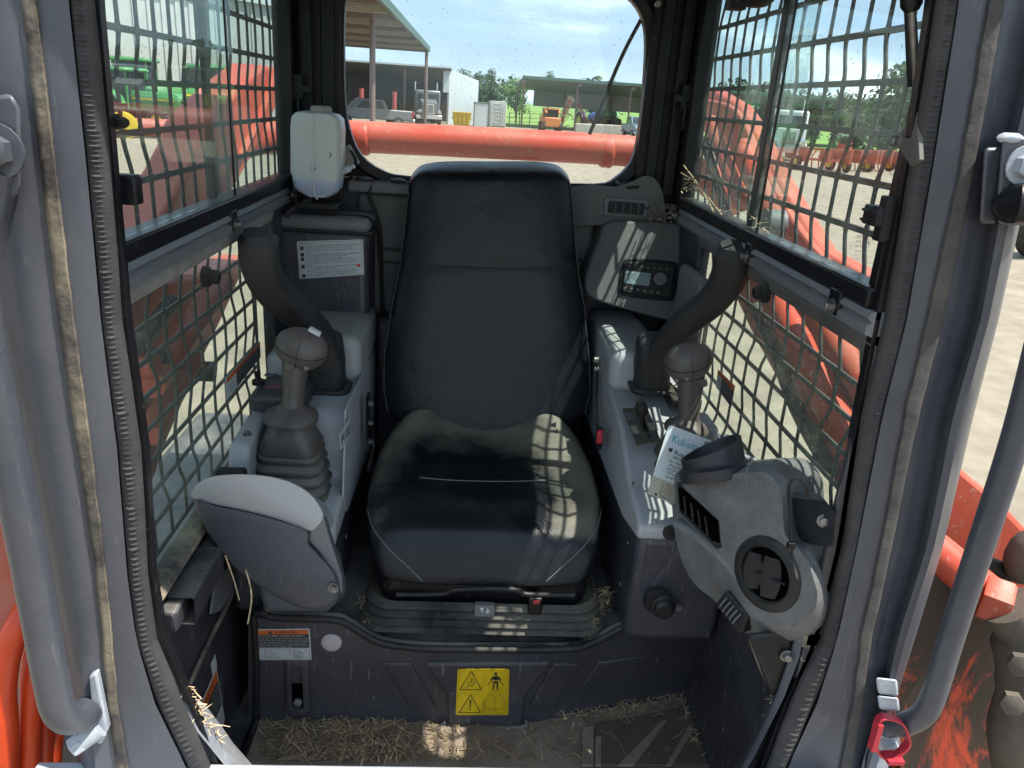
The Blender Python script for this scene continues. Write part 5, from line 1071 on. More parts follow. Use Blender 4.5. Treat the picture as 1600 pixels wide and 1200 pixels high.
ra=T('loader_boom','orange loader arm with long cylinders seen through the right window guards','boom',(.7,.9,.9))
plate([(1088,146),(1112,140),(1150,163),(1168,190),(1202,262),(1240,330),(1275,388),(1420,470),(1400,520),(1262,432),(1190,340),(1135,250),(1095,205)],.66,.05,'arm_beam',ra,M['orange'])
g=G(); P=[PX(x,y,.632) for x,y in ((1094,155),(1150,172),(1185,240),(1230,325),(1285,400),(1380,470))]; g.tube(smooth(P,4),.009,8,flat=.5); O('arm_flange',g,M['orange'],ra)
plate([(1165,425),(1240,440),(1370,530),(1370,760),(1325,790),(1262,700),(1215,600),(1172,520),(1140,450)],.57,.05,'lower_link',ra,M['orange'])
for a,b,r,nm in (((1205,450),(1330,700),.026,'cylinder_barrel'),((1260,470),(1375,640),.022,'cylinder_barrel'),((1160,230),(1215,360),.024,'cylinder_barrel'),((1110,190),(1160,320),.02,'cylinder_barrel')):
    g=G(); xx_=.535 if a[1]>420 else .60; g.cyl(PX(*a,xx_),PX(*b,xx_),r,18); O(nm,g,M['orange'],ra)
for x,y,r in ((1280,580,.032),(1208,350,.03)):
    g=G(); g.lathe(PX(x,y,.59),(-1,0,0),[(r,-.02),(r,.02),(r*.6,.024)],20); O('pivot_pin',g,M['mgray'],ra)
g=G(); g.tube(smooth([PX(x,y,.525) for x,y in ((1180,480),(1215,560),(1245,640),(1300,740))],4),.012,10); g.tube(smooth([PX(x,y,.575) for x,y in ((1100,220),(1125,300),(1150,380))],4),.012,10); O('hydraulic_hose',g,M['rubber'],ra)
g=G(); P=smooth([V(-.74,1.35,1.62),V(-.66,1.55,1.655),V(-.52,1.69,1.665),V(-.38,1.70,1.667),V(.38,1.70,1.676),V(.52,1.68,1.665),V(.66,1.55,1.625),V(.72,1.4,1.57)],8); g.tube(P,.048,24,flat=1)
ct=O('cross_tube',g,M['orange'],None,'thick orange cross tube joining the loader arms behind the rear window','cross tube',ang=60)
for x in (-.385,.385):
    g=G(); g.lathe(V(x,1.70,1.667+.0117*x),(1,0,0),[(.048,-.02),(.052,-.008),(.050,.0),(.053,.010),(.048,.02)],28); O('weld_bead',g,M['orange'],ct,ang=70)
# orange sleeved hoses and panel, low on the left outside
g=G(); g.prism([PY(x,y,.05) for x,y in ((-60,640),(8,735),(48,935),(20,1010),(-60,1060))],(0,.02,0)); O('side_panel',g,M['redtube'],la,bev=.004)
def hose(pts,r,dep,lab):
    g=G(); P=smooth([PY(x,y,d) for (x,y),d in zip(pts,dep)],6); rr=[r*(1+.05*(1 if (i//7)%2 else 0)) for i in range(len(P))]; g.tube(P,rr,16); return O('sleeved_hose',g,M['hose'],None,lab,'hose',group='orange sleeved hoses',ang=50)
hose([(60,905),(38,960),(15,1010),(5,1080),(8,1150),(8,1230)],.0165,[.10,.05,.03,.02,.02,.02],'bright orange sleeved hose nearest the left edge of the photo')
hose([(75,950),(58,1010),(50,1060),(48,1130),(44,1240)],.015,[.12,.08,.06,.05,.05],'bright orange sleeved hose standing second from the left edge')
hose([(88,1050),(74,1090),(70,1150),(66,1230)],.013,[.12,.10,.09,.09],'thin orange sleeved hose showing between the two wide ones')
hose([(95,1130),(84,1160),(80,1230)],.013,[.13,.12,.12],'short orange sleeved hose lowest beside the left grab rail')
# right outside: track frame panel, cylinders, fitting
g=G(); g.prism([PY(x,y,.16) for x,y in ((1395,860),(1470,880),(1560,930),(1680,1010),(1680,1300),(1420,1300),(1395,1100))],(0,.04,0)); O('bucket_plate',g,M['smear'],None,'dark greasy plate with smeared orange paint low outside the right post','plate')
g=G(); g.prism([PY(x,y,.30) for x,y in ((1478,740),(1500,730),(1570,790),(1700,930),(1700,1040),(1560,900),(1470,850))],(0,.03,0)); O('lift_link',g,M['orange'],None,'orange lift link plate outside the right post, uppermost of the machinery','link plate',bev=.01)
cy=T('hydraulic_cylinder','orange hydraulic cylinder with a hex nut and dusty head outside the right post','hydraulic cylinder',PY(1550,930,.12))
g=G(); g.cyl(PY(1430,835,.2),PY(1552,935,.13),.030,20); O('cylinder_barrel',g,M['orange'],cy)
g=G(); a,b=PY(1532,930,.13),PY(1572,945,.11); g.lathe(a,(b-a),[(.036,0),(.038,.003),(.038,.035),(.034,.04)],6); O('hex_nut',g,M['orange'],cy)
g=G(); g.tube(smooth([PY(x,y,d) for x,y,d in ((1575,945,.10),(1598,985,.09),(1612,1060,.07),(1590,1140,.06),(1600,1220,.05))],5),[.040]*6+[.048]*6+[.042]*9,18); O('cylinder_head',g,M['dusthyd'],cy)
for x,y in ((1592,1035),(1580,1095)):
    g=G(); g.lathe(PY(x,y,.02),(-.5,-1,.2),[(.017,0),(.017,.014),(.012,.016)],6); O('head_bolt',g,M['dusthyd'],cy)
g=G(); P=smooth([PY(x,y,.22) for x,y in ((1510,870),(1550,885),(1580,895),(1620,880))],6); g.tube(P,[.014*(1+.12*(i%2)) for i in range(len(P))],12); O('spiral_hose',g,M['rubber'],cy)
g=G(); g.ball(PY(1605,870,.2),.035,.03,.05,14,8); O('hose_boot',g,M['dusthyd'],cy)
for s in (-1,1):
    tf=T('track_undercarriage',['','wide black rubber track and orange frame low on the right of the cab','black rubber track and frame low on the left of the cab'][s],'track',(s*.82,.9,GZ))
    g=G(); X0=s*.60; pr=[(.35,-.5),(1.9,-.5),(2.1,-.42),(2.2,-.2),(2.1,.05),(1.9,.18),(.6,.30),(.3,.28),(.1,.12),(.02,-.12),(.12,-.40)]
    P=smooth([V(X0,y,z) for y,z in pr],4,True); g.prism(P,(s*.40,0,0)); tb=O('rubber_track',g,M['rubber'],tf,bev=.01)
    g=G(); g.bb(s*.55,s*.96,.24,1.7,.30,.72); O('track_frame',g,M['frame_in'],tf,bev=.03)
    for y in (.35,.75,1.15,1.55,1.9):
        g=G(); g.cyl(V(s*1.0,y,-.2),V(s*1.02,y,-.2),.13,20); O('track_roller',g,M['orange'],tf)
# ================================================================ THE YARD
def gnd(n,ext,z,m,kind='structure',seg=1):
    g=G(); x0,x1,y0,y1=ext; g.add([V(x0,y0,z),V(x1,y0,z),V(x1,y1,z),V(x0,y1,z)],[(0,1,2,3)]); return O(n,g,m,None,kind=kind,flat=True)
gr=gnd('ground',(-900,900,-300,1500),GZ,M['gravel']); gr['label']='pale gravel yard with dusty wheel ruts stretching away all round the machine'
def fieldpoly(pts,name):
    g=G(); g.add([PZ(x,y,GZ)+V(0,0,.02) for x,y in pts],[tuple(range(len(pts)))]); o=O(name,g,M['field'],None,kind='structure',flat=True); o['label']='flat green grass field beyond the gravel yard'; return o
g=G(); g.add([V(2,78,GZ+.02),V(300,80,GZ+.02),V(600,1300,GZ+.02),V(-300,1300,GZ+.02)],[(0,1,2,3)]); g.add([V(30,52,GZ+.016),V(300,48,GZ+.016),V(300,80,GZ+.016),V(28,80,GZ+.016)],[(0,1,2,3)]); fo=O('grass_field',g,M['field'],None,kind='structure',flat=True,recalc=False); fo['label']='flat green grass field beyond the gravel yard'
def tree(pos,h,w,m,label,n=1500,seed=1,trunk=.28,name='broadleaf_tree',leaf=.28,group='trees along the field'):
    rd=random.Random(seed); t=T(name,label,'tree',pos,group=group); trunk=min(trunk,.12)
    g=G(); H=V(0,0,h); P=[V(0,0,-.1),V(.1*w*.1,0,h*trunk),V(0,.05,h*.65)]; g.tube(smooth(P,3),[h*.028,h*.024,h*.022,h*.02,h*.018,h*.012,h*.008],8)
    lobes=[]
    for i in range(13):
        a=rd.random()*math.tau; q=rd.random()**.6; z=h*rd.uniform(trunk+.08,.86); rad=w*.5*math.sqrt(max(.05,1-((z/h-.55)/.5)**2)); c=V(math.cos(a)*q*rad*.75,math.sin(a)*q*rad*.75,z); lobes.append((c,w*rd.uniform(.13,.24)))
        g.tube([V(0,0,h*rd.uniform(trunk*.8,.5)),c*.7+V(0,0,c.z*.25),c],[h*.012,h*.008,h*.003],5)
    lobes.append((V(0,0,h*.9),w*.16)); O('trunk',g,M['bark'],t,local=True)
    g=G()
    for i in range(n):
        c,r=rd.choice(lobes); d=Vector((rd.gauss(0,1),rd.gauss(0,1),rd.gauss(0,1))).normalized()*r*(rd.random()**.35)*(1+.3*rd.random()); d.z*=.8; p=c+d
        nn=(d.normalized()+Vector((rd.gauss(0,.5),rd.gauss(0,.5),rd.gauss(.3,.5)))).normalized(); u=nn.cross(V(0,0,1)); 
        if u.length<.01: continue
        u.normalize(); v=nn.cross(u); s_=leaf*rd.uniform(.5,1.2); g.add([p-u*s_-v*s_*.4,p+u*s_*.2-v*s_,p+u*s_+v*s_*.4,p-u*s_*.2+v*s_],[(0,1,2,3)])
    O('crown',g,m,t,local=True,flat=True,recalc=False); return t
def at(px,yb,z=GZ): return PZ(px,yb,z)
TL_=[(720,182,105,46,'leafd','tall dark tree behind the right end of the white gable wall'),(745,180,112,44,'leafd','dark rounded tree left of the bright bush beyond the container'),(765,181,104,40,'leafd','tallest dark tree standing just left of the bright green tree'),
 (805,184,124,62,'leafl','bright yellow green tree in sunlight above the white container'),(855,176,110,40,'leafd','distant tree top showing above the open shed roof'),(700,180,118,30,'leafd','low dark tree crown peeping over the white gable')]
for i,(px,yb,yt,wp,m,lb) in enumerate(TL_):
    p=at(px,yb); top=PY(px,yt,p.y); w=abs(PY(px+wp/2,yb,p.y).x-PY(px-wp/2,yb,p.y).x); tree(p,top.z-GZ,w,M[m],lb,1700,i+3,leaf=w*.028)
TR_=[(1385,252,98,150,'leafd','largest tree, dark and wide, behind the yard through the right window'),(1300,236,140,60,'leafd','mid sized tree between the white truck and the largest tree'),(1330,244,150,60,'leafd','rounded tree just left of the largest tree in the right window'),(1215,222,138,60,'leafd','far tree above the cab roof of the white truck'),(1165,216,140,60,'leafd','far tree left of the white truck in the right window'),(1120,208,128,60,'leafd','far tree behind the top of the right loader arm'),(1440,262,120,90,'leafd','tree at the right edge of the right window'),(1265,228,145,50,'leafd','small far tree right of the white truck')]
for i,(px,yb,yt,wp,m,lb) in enumerate(TR_):
    p=at(px,yb); top=PY(px,yt,p.y); w=(PY(px+wp/2,yb,p.y)-PY(px-wp/2,yb,p.y)).length; tree(p,top.z-GZ,w*.9,M[m],lb,2200,i+30,trunk=.15,leaf=w*.026)
for i in range(16):
    x=-160+i*42+random.uniform(-8,8); y=330+random.uniform(-30,30); 
    if i%2==0 or x>30: tree(V(x,y,GZ),random.uniform(9,14),random.uniform(26,40),M['leafd'],'hazy tree in the far tree line across the field',700,i+60,trunk=.05,leaf=1.1)
for i in range(14):
    x=110+i*26; y=190-i*9+random.uniform(-6,6); tree(V(x,y,GZ),random.uniform(8,12),random.uniform(20,28),M['leafd'],'tree in the wood edge beyond the field on the right',600,i+90,trunk=.05,leaf=.8,group='wood edge on the right')
# -- near open barn on the left
if 1: pass
bn=T('open_barn','open sided hay barn with a ribbed brown roof underside and green edge trim','barn',at(667,196))
e0=at(667,196); zt=PY(667,77,e0.y).z; xe=e0.x
g=G(); yn=27; 
g.prism([V(xe-8.5,e0.y,zt),V(xe,e0.y,zt),V(xe,yn,zt),V(xe-3.2,yn,zt)],(0,0,.12)); O('roof_sheet',g,M['roofu'],bn)
for i in range(12):
    y=e0.y-.3-i*(e0.y-yn)/12; g=G(); g.bb(xe-lerp(8.4,3.3,(e0.y-y)/(e0.y-yn)),xe-.1,y-.14,y+.14,zt-.24,zt); O('purlin',g,M['beige'] if i%2 else M['post'],bn)
g=G(); g.bb(xe-.06,xe+.12,yn,e0.y+.1,zt-.18,zt+.2); O('edge_trim',g,M['greentrim'],bn)
g=G(); g.cyl(V(xe-.15,e0.y-.2,GZ),V(xe-.15,e0.y-.2,zt-.1),.13,12); O('post',g,M['post'],bn)
q=PY(582,40,e0.y*.62); g=G(); g.cyl(V(q.x,q.y,GZ),V(q.x,q.y,zt),.15,12); O('post',g,M['post'],bn)
g=G(); g.cyl(V(xe-8.2,e0.y-.2,GZ),V(xe-8.2,e0.y-.2,zt-.1),.13,12); O('post',g,M['post'],bn)
# -- long dark shed with white gable
a=at(700,194); b=at(745,196); H1=PY(697,107,a.y).z
sh=T('long_shed','long dark open fronted shed with a white gable wall at its right end','shed',a)
d=(b-a); x1=a.x; y1=a.y
g=G(); g.prism([V(x1,y1,GZ),V(x1+.0,y1,H1),V(b.x,b.y+.0,PY(745,126,b.y).z),V(b.x,b.y,GZ)],(-.15,.1,0)); O('gable_wall',g,M['whitewall'],sh)
g=G(); g.prism([V(x1,y1-.02,H1+.0),V(x1-.1,y1-.02,H1-.02),V(x1-.55,y1-.02,H1-.1),V(x1-.55,y1-.02,H1-2.0),V(x1-.0,y1-.02,H1-2.0)],(0,.1,0)); O('gable_return',g,M['whitewall'],sh)
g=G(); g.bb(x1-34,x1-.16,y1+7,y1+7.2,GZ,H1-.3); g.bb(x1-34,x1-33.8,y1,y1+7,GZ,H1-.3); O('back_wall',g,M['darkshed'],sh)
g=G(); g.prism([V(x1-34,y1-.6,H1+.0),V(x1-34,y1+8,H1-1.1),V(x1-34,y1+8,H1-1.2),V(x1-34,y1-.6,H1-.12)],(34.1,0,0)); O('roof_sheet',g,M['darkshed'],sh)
g=G(); g.prism([V(x1-34,y1-.7,H1+.14),V(x1-34,y1+8,H1-.96),V(x1-34,y1+8,H1-1.0),V(x1-34,y1-.7,H1+.0)],(34.2,0,0)); O('white_roof_edge',g,M['whitewall'],sh)
for px in (565,616):
    p=PY(px,190,y1-1.0); p.z=GZ; g=G(); zt_=PY(px,138 if px<600 else 143,y1-1).z; g.cyl(p,V(p.x,p.y,zt_),.2,12); O('red_bollard',g,M['redpost'],sh)
for k in range(6):
    g=G(); g.cyl(V(x1-4-k*5.5,y1+.1,GZ),V(x1-4-k*5.5,y1+.1,H1-.1),.1,8); O('post',g,M['post'],sh)
# vehicles ---------------------------------------------------------------
def wheel(par,c,r,w,rim,ax=V(0,1,0),nm='wheel',rr=.55,lug=False):
    g=G(); c=Vector(c)
    g.lathe(c-ax*w/2,ax,[(r*rr,0),(r*.9,.0),(r,w*.2),(r,w*.8),(r*.9,w),(r*rr,w)],24)
    if lug:
        for k in range(18):
            a=k*math.tau/18; u=ax.cross(V(0,0,1)); p=c+u*(math.cos(a)*r*1.01)+V(0,0,math.sin(a)*r*1.01); g.box(p,(r*.09,w*.9,r*.09),Matrix.Rotation(-a,3,'Y') if abs(ax.y)>.5 else None)
    o=O(nm,g,M['tyre'],par,local=True,ang=50); g=G(); g.lathe(c-ax*w*.52,ax,[(r*rr,0),(r*rr*.8,w*.12),(r*.2,w*.2),(r*.18,0.0),(.01,0)],20); g.lathe(c+ax*w*.52,-ax,[(r*rr,0),(r*rr*.8,w*.12),(r*.2,w*.2),(r*.18,0.0),(.01,0)],20); O('rim',g,rim,o,local=True); return o
def tractor(pos,rz,sc,paint,label,stripe=True,cabin=True):
    t=T('farm_tractor',label,'tractor',pos,rz); s=sc
    g=G(); g.loft([[V(x*s,y*s,z*s) for y,z in ((-.38,.95),(-.42,1.5),(-.30,1.72),(.30,1.72),(.42,1.5),(.38,.95))] for x in (.2,1.6,2.3)]+[[V(2.55*s,y*s,z*s) for y,z in ((-.3,.98),(-.34,1.4),(-.22,1.55),(.22,1.55),(.34,1.4),(.3,.98))]]); O('hood',g,paint,t,local=True,bev=.03)
    if stripe:
        for sd in(-1,1): g=G(); g.bb(.3*s,2.3*s,sd*.41*s,sd*.435*s,1.38*s,1.46*s); O('hood_stripe',g,M['tyellow'],t,local=True)
    g=G(); g.bb(2.5*s,2.62*s,-.26*s,.26*s,1.0*s,1.42*s); O('grille',g,M['ink'],t,local=True)
    g=G(); g.bb(-1.2*s,2.1*s,-.25*s,.25*s,.5*s,1.0*s); O('chassis',g,M['rubber'],t,local=True)
    if cabin:
        g=G(); g.loft([[V(x*s,y*s,z*s) for x,y in ((-1.2,-.65),(.25,-.6),(.25,.6),(-1.2,.65))] for z in (1.1,1.7,2.45)]); O('cab_glass',g,M['dglass'],t,local=True)
        g=G(); g.loft([rrect(V(-.45*s,0,z*s),V(1,0,0),V(0,1,0),h*s,h2*s,.25*s) for z,h,h2 in ((2.45,.85,.78),(2.52,.92,.82),(2.62,.85,.75))]); O('cab_roof',g,paint,t,local=True)
        for x,y in ((-1.2,-.65),(.25,-.6),(.25,.6),(-1.2,.65)): g=G(); g.cyl(V(x*s,y*s,1.0*s),V(x*s,y*s,2.46*s),.045*s,6); O('cab_post',g,paint,t,local=True)
    for sd in (-1,1):
        wheel(t,(-.75*s,sd*.85*s,.85*s),.85*s,.45*s,M['rim'],lug=True); wheel(t,(1.8*s,sd*.78*s,.55*s),.55*s,.32*s,M['rim'],lug=True)
        g=G(); rr=[]
        for k in range(9):
            a=R(20+k*17); rr.append([V((-.75+.98*q*math.cos(a))*s,(sd*.85+w)*s,(.85+.98*q*math.sin(a))*s) for q,w in ((1,-.26),(1.04,-.26),(1.04,.26),(1,.26))])
        g.loft(rr); O('fender',g,paint,t,local=True)
    g=G(); g.cyl(V(1.0*s,.3*s,1.6*s),V(1.0*s,.3*s,2.4*s),.05*s,8); O('exhaust_pipe',g,M['rubber'],t,local=True)
    return t
def boxtruck_front(pos,rz,label,s=1.0,name='semi_truck',paint=None):
    t=T(name,label,'truck',pos,rz); paint=paint or M['wpaint']
    g=G(); g.loft([rrect(V(x*s,0,z*s),V(0,1,0),V(0,0,1),w*s,h*s,.15*s) for x,z,w,h in ((0,1.35,.62,.5),(-.9,1.5,.75,.6),(-1.2,1.55,.8,.62))]); O('hood',g,paint,t,local=True)
    g=G(); g.bb(-3.2*s,-1.15*s,-1.1*s,1.1*s,.9*s,2.9*s); O('cab_body',g,paint,t,local=True,bev=.12)
    g=G(); g.bb(-1.17*s,-1.12*s,-.95*s,-.06*s,2.0*s,2.6*s); g.bb(-1.17*s,-1.12*s,.06*s,.95*s,2.0*s,2.6*s); O('windscreen',g,M['dglass'],t,local=True)
    g=G(); g.bb(.0*s,.04*s,-.42*s,.42*s,.92*s,1.78*s); gl=O('radiator_grille',g,M['chrome'],t,local=True); g=G()
    for k in range(7): g.bb(.04*s,.06*s,(-.36+k*.105)*s,(-.30+k*.105)*s,.98*s,1.70*s)
    O('grille_slots',g,M['ink'],gl,local=True)
    g=G(); g.bb(.0,.14*s,-1.15*s,1.15*s,.5*s,.85*s); O('bumper',g,M['chrome'],t,local=True,bev=.03)
    for sd in (-1,1):
        g=G(); g.lathe(V(-.05*s,sd*.85*s,1.15*s),(1,0,0),[(.16*s,0),(.18*s,.1*s),(.1*s,.14*s)],14); O('headlight',g,M['chrome'],t,local=True)
        g=G(); g.bb(-1.1*s,-.1*s,sd*.62*s,sd*1.12*s,.85*s,1.1*s); O('fender',g,paint,t,local=True,bev=.08)
        wheel(t,(-.5*s,sd*.95*s,.5*s),.5*s,.28*s,M['chrome']); wheel(t,(-4.8*s,sd*.95*s,.5*s),.5*s,.5*s,M['chrome']); wheel(t,(-6*s,sd*.95*s,.5*s),.5*s,.5*s,M['chrome'])
        g=G(); g.cyl(V(-3.3*s,sd*1.0*s,.8*s),V(-3.3*s,sd*1.0*s,3.6*s),.08*s,10); O('exhaust_stack',g,M['chrome'],t,local=True)
    g=G(); g.bb(-7*s,-3.2*s,-.5*s,.5*s,.7*s,.95*s); O('chassis',g,M['rubber'],t,local=True)
    return t
def face(p,extra=0): return math.atan2(CAM.y-p.y,CAM.x-p.x)+extra
p=at(668,196.5)+V(0,2,0); boxtruck_front(p,face(p,.1),'parked truck nose with a tall chrome grille in the mouth of the dark shed',.95,paint=M['silver'])
# pickup with a tail lamp
def pickup(pos,rz,label,paint,s=1.0,name='pickup_truck',cat='pickup'):
    t=T(name,label,cat,pos,rz)
    prof=[(-2.7,.55),(-2.7,1.15),(-1.0,1.17),(-.75,1.75),(.75,1.78),(1.35,1.2),(2.5,1.08),(2.7,.85),(2.7,.5)]
    g=G(); g.prism([V(x*s,-.93*s,z*s) for x,z in prof],(0,1.86*s,0)); O('body',g,paint,t,local=True,bev=.07,seg=3)
    g=G(); g.prism([V(x*s,-.945*s,z*s) for x,z in ((-.78,1.2),(-.62,1.66),(.68,1.68),(1.12,1.2))],(0,1.89*s,0)); O('side_windows',g,M['dglass'],t,local=True)
    g=G(); g.prism([V(.82*s,-.78*s,1.70*s),V(1.32*s,-.82*s,1.22*s),V(1.32*s,.82*s,1.22*s),V(.82*s,.78*s,1.70*s)],V(.02,0,.03)); O('windscreen',g,M['dglass'],t,local=True)
    for sd in (-1,1):
        g=G(); g.bb(-2.73*s,-2.6*s,sd*.72*s,sd*.94*s,.75*s,1.12*s); O('tail_lamp',g,M['tail'],t,local=True,bev=.02)
        g=G(); g.bb(2.6*s,2.72*s,sd*.60*s,sd*.90*s,.80*s,1.0*s); O('headlight',g,M['chrome'],t,local=True,bev=.02)
        for x in (-1.7,1.75): wheel(t,(x*s,sd*.84*s,.38*s),.38*s,.25*s,M['silver'],nm='wheel')
    g=G(); g.bb(2.6*s,2.74*s,-.5*s,.5*s,.75*s,1.0*s); O('radiator_grille',g,M['ink'],t,local=True); g=G(); g.bb(2.55*s,2.8*s,-.95*s,.95*s,.42*s,.6*s); g.bb(-2.85*s,-2.65*s,-.95*s,.95*s,.45*s,.62*s); O('bumper',g,M['chrome'],t,local=True,bev=.03)
    return t
p=at(566,197); pickup(p+V(.6,-.5,0),R(200),'silver pickup truck with red tail lamps standing by the red posts at the shed',M['silver'],1.05)
p=at(985,216); pickup(p+V(.6,0,0),face(p,.22),'blue gray vehicle parked at the right edge of the rear window view',M['suv'],1.0,'parked_car','car')
# skip bin and containers
p=at(721,197.5); w=(PY(736,197,p.y)-PY(707,197,p.y)).length; h=PY(721,175,p.y).z-GZ
bi=T('skip_bin','small yellow open top dumpster standing before the white gable wall','dumpster',p)
g=G(); g.loft([[V(x*k,y*k2,z) for x,y in ((-.5*w,-.6),(.5*w,-.6),(.5*w,.6),(-.5*w,.6))] for z,k,k2 in ((.08,.82,.9),(h*.93,1,1),(h*.93,1.04,1.04),(h,1.04,1.04))]); O('bin_shell',g,M['binyellow'],bi,local=True)
for k in range(4): g=G(); g.bb(-.34*w+k*.225*w-.03,-.34*w+k*.225*w+.03,-.66,-.56,.2,h*.9); O('bin_rib',g,M['binyellow'],bi,local=True)
for sd in (-1,1): g=G(); g.bb(sd*w*.52,sd*w*.46,-.2,.2,h*.5,h*.62); O('lift_pocket',g,M['binyellow'],bi,local=True)
p=at(752,198); w=(PY(765,197,p.y)-PY(740,197,p.y)).length; h=PY(752,160,p.y).z-GZ
co=T('storage_cabinet','plain pale gray storage cabinet left of the ribbed white container','cabinet',p); g=G(); g.bb(-w*.5,w*.42,-.5,1.6,0,h); O('cabinet_shell',g,M['contw'],co,local=True,bev=.03); g=G()
for x in (-.49,.41): g.bb(w*x-.05,w*x+.05,-.53,-.48,0,h)
g.bb(-w*.5,w*.42,-.53,-.48,h-.1,h); O('cabinet_edge',g,M['mgray'],co,local=True)
p=at(777,198.5); w=(PY(790,198,p.y)-PY(765,198,p.y)).length; h=PY(777,158,p.y).z-GZ
co=T('shipping_container','cream white shipping container with ribbed end doors','container',p); g=G(); g.bb(-w*.5,w*.5,0,5.5,0.05,h); O('container_shell',g,M['contc'],co,local=True,bev=.03)
for k in range(6): g=G(); g.bb(-w*.30,w*.16,-.06,.02,.35+k*h*.145,.42+k*h*.145); O('door_rib',g,M['contw'],co,local=True)
for x in (-.36,-.44,.22,.34,.46): g=G(); g.cyl(V(w*x,-.07,.1),V(w*x,-.07,h-.1),.035,6); O('locking_bar',g,M['contw'],co,local=True)
# right open shed
a=at(811,199); zr=PY(811,119,a.y).z; rs=T('open_shed','long open shed with a brown roof underside and thin posts at the field edge','shed',a)
xx=a.x; g=G(); g.prism([V(xx,a.y-1,zr),V(xx,a.y+11,zr-.9),V(xx,a.y+11,zr-1.0),V(xx,a.y-1,zr-.14)],(40,0,0)); O('roof_sheet',g,M['roofu'],rs)
g=G(); g.bb(xx,xx+40,a.y-1.1,a.y-1,zr-.2,zr+.06); O('edge_trim',g,M['greentrim'],rs)
g=G(); g.bb(xx+2,xx+40,a.y+11,a.y+11.1,zr-2.6,zr-.95); O('rear_sheet',g,M['beige'],rs)
for k in range(8): g=G(); g.bb(xx+.1+k*5.2,xx+.4+k*5.2,a.y-.9,a.y+11,zr-.55,zr-.3); O('rafter',g,M['post'],rs)
for k in range(8):
    for yy in (0,11): g=G(); g.cyl(V(xx+.2+k*5.2,a.y+yy-.3*(yy==11),GZ),V(xx+.2+k*5.2,a.y+yy-.3*(yy==11),zr-.2),.09,8); O('post',g,M['post'],rs)
g=G()
for k in range(5): g.cyl(at(795+k*16,197),at(795+k*16,197)+V(0,0,1.3),.05,6)
for z in (.4,.8,1.25): g.cyl(at(795,197)+V(0,0,z),at(859,197)+V(0,0,z),.025,6)
O('pipe_fence',g,M['post'],None,'thin pipe fence along the edge of the green field','fence')
# orange skid steer and hay rakes
p=at(862,205); sk=T('skid_steer','small orange skid steer parked with its back to the yard before the open shed','skid steer',p,R(8)); h=PY(862,170,p.y).z-GZ; w=1.5
g=G(); g.bb(-w/2,w/2,-.2,2.0,.35,h*.62); O('engine_cover',g,M['skid'],sk,local=True,bev=.1); g=G(); g.bb(-w*.4,w*.4,.3,1.8,h*.6,h); O('operator_cab',g,M['rubber'],sk,local=True,bev=.05); g=G(); g.bb(-w*.42,w*.42,.22,1.85,h*.96,h*1.03); O('cab_roof',g,M['skid'],sk,local=True)
for x in (-.6,.6):
    for y in (.1,1.5): wheel(sk,(x*1.3,y,.38),.40,.28,M['skid'],ax=V(1,0,0))
    g=G(); g.tube([V(x,0,h*.8),V(x*1.05,.4,h*.95),V(x*1.05,2.6,.6)],.1,8); O('lift_arm',g,M['skid'],sk,local=True)
for i,(px0,px1,lb) in enumerate(((873,893,'spiky red hay rake wing leaning up beside the orange skid steer'),(916,900,'spiky red hay rake wing leaning left beside the blue tractor'))):
    p=at((px0+px1)/2,205); a=PY(px0,196,p.y)-p; b=PY(px1,153,p.y)-p
    if i: a,b=PY(px0+4,196,p.y)-p,PY(px1,156,p.y)-p
    rk=T('hay_rake',lb,'hay rake',p,group='folded hay rakes'); g=G(); g.cyl(a,b,.07,8); O('rake_beam',g,M['iron'],rk,local=True)
    for k in range(9):
        c=lerp(a,b,(k+.5)/9); g=G(); ax=V(.5,.6,.3).normalized(); u=ax.cross(V(0,0,1)).normalized(); v=ax.cross(u)
        for j in range(12): an=j*math.tau/12; g.cyl(c,c+(u*math.cos(an)+v*math.sin(an))*.42,.018,4)
        g.lathe(c-ax*.02,ax,[(.28,0),(.30,.02),(.28,.04),(.26,.02)],14,cap=False); O('rake_wheel',g,M['iron'] if k%2 else M['beige'],rk,local=True)
p=at(895,203); g=G()
for k in range(26): a_=p+V(random.uniform(-1.6,1.6),random.uniform(-.5,1.5),random.uniform(.1,1.6)); g.cyl(a_,a_+V(random.uniform(-.9,.9),0,random.uniform(-.8,.8)),.03,5)
O('rake_frame',g,M['iron'],None,'tangle of thin red implement bars between the two hay rakes','implement')
p=at(928,203); tractor(p+V(0,4,0),face(p,.5),.95,M['blue'],'small blue tractor behind the concrete blocks beyond the rear window',stripe=False,cabin=False)
p=at(957,205); tractor(p+V(0,4,0),face(p,.2),1.15,M['tgreen'],'green cab tractor facing the camera behind the concrete blocks')
a,b=at(903,208),at(968,210)
for k in range(4):
    c=lerp(a,b,(k+.5)/4); g=G(); hgt=PY(903,193,a.y).z-GZ; l=(b-a).length/4*.94; g.box(c+V(0,.4,hgt/2),(l,.8,hgt)); O('concrete_block',g,M['concrete'],None,['leftmost','second','third','rightmost'][k]+' pale concrete block in the low row before the parked blue gray vehicle','concrete block',group='concrete blocks in a row',bev=.05)
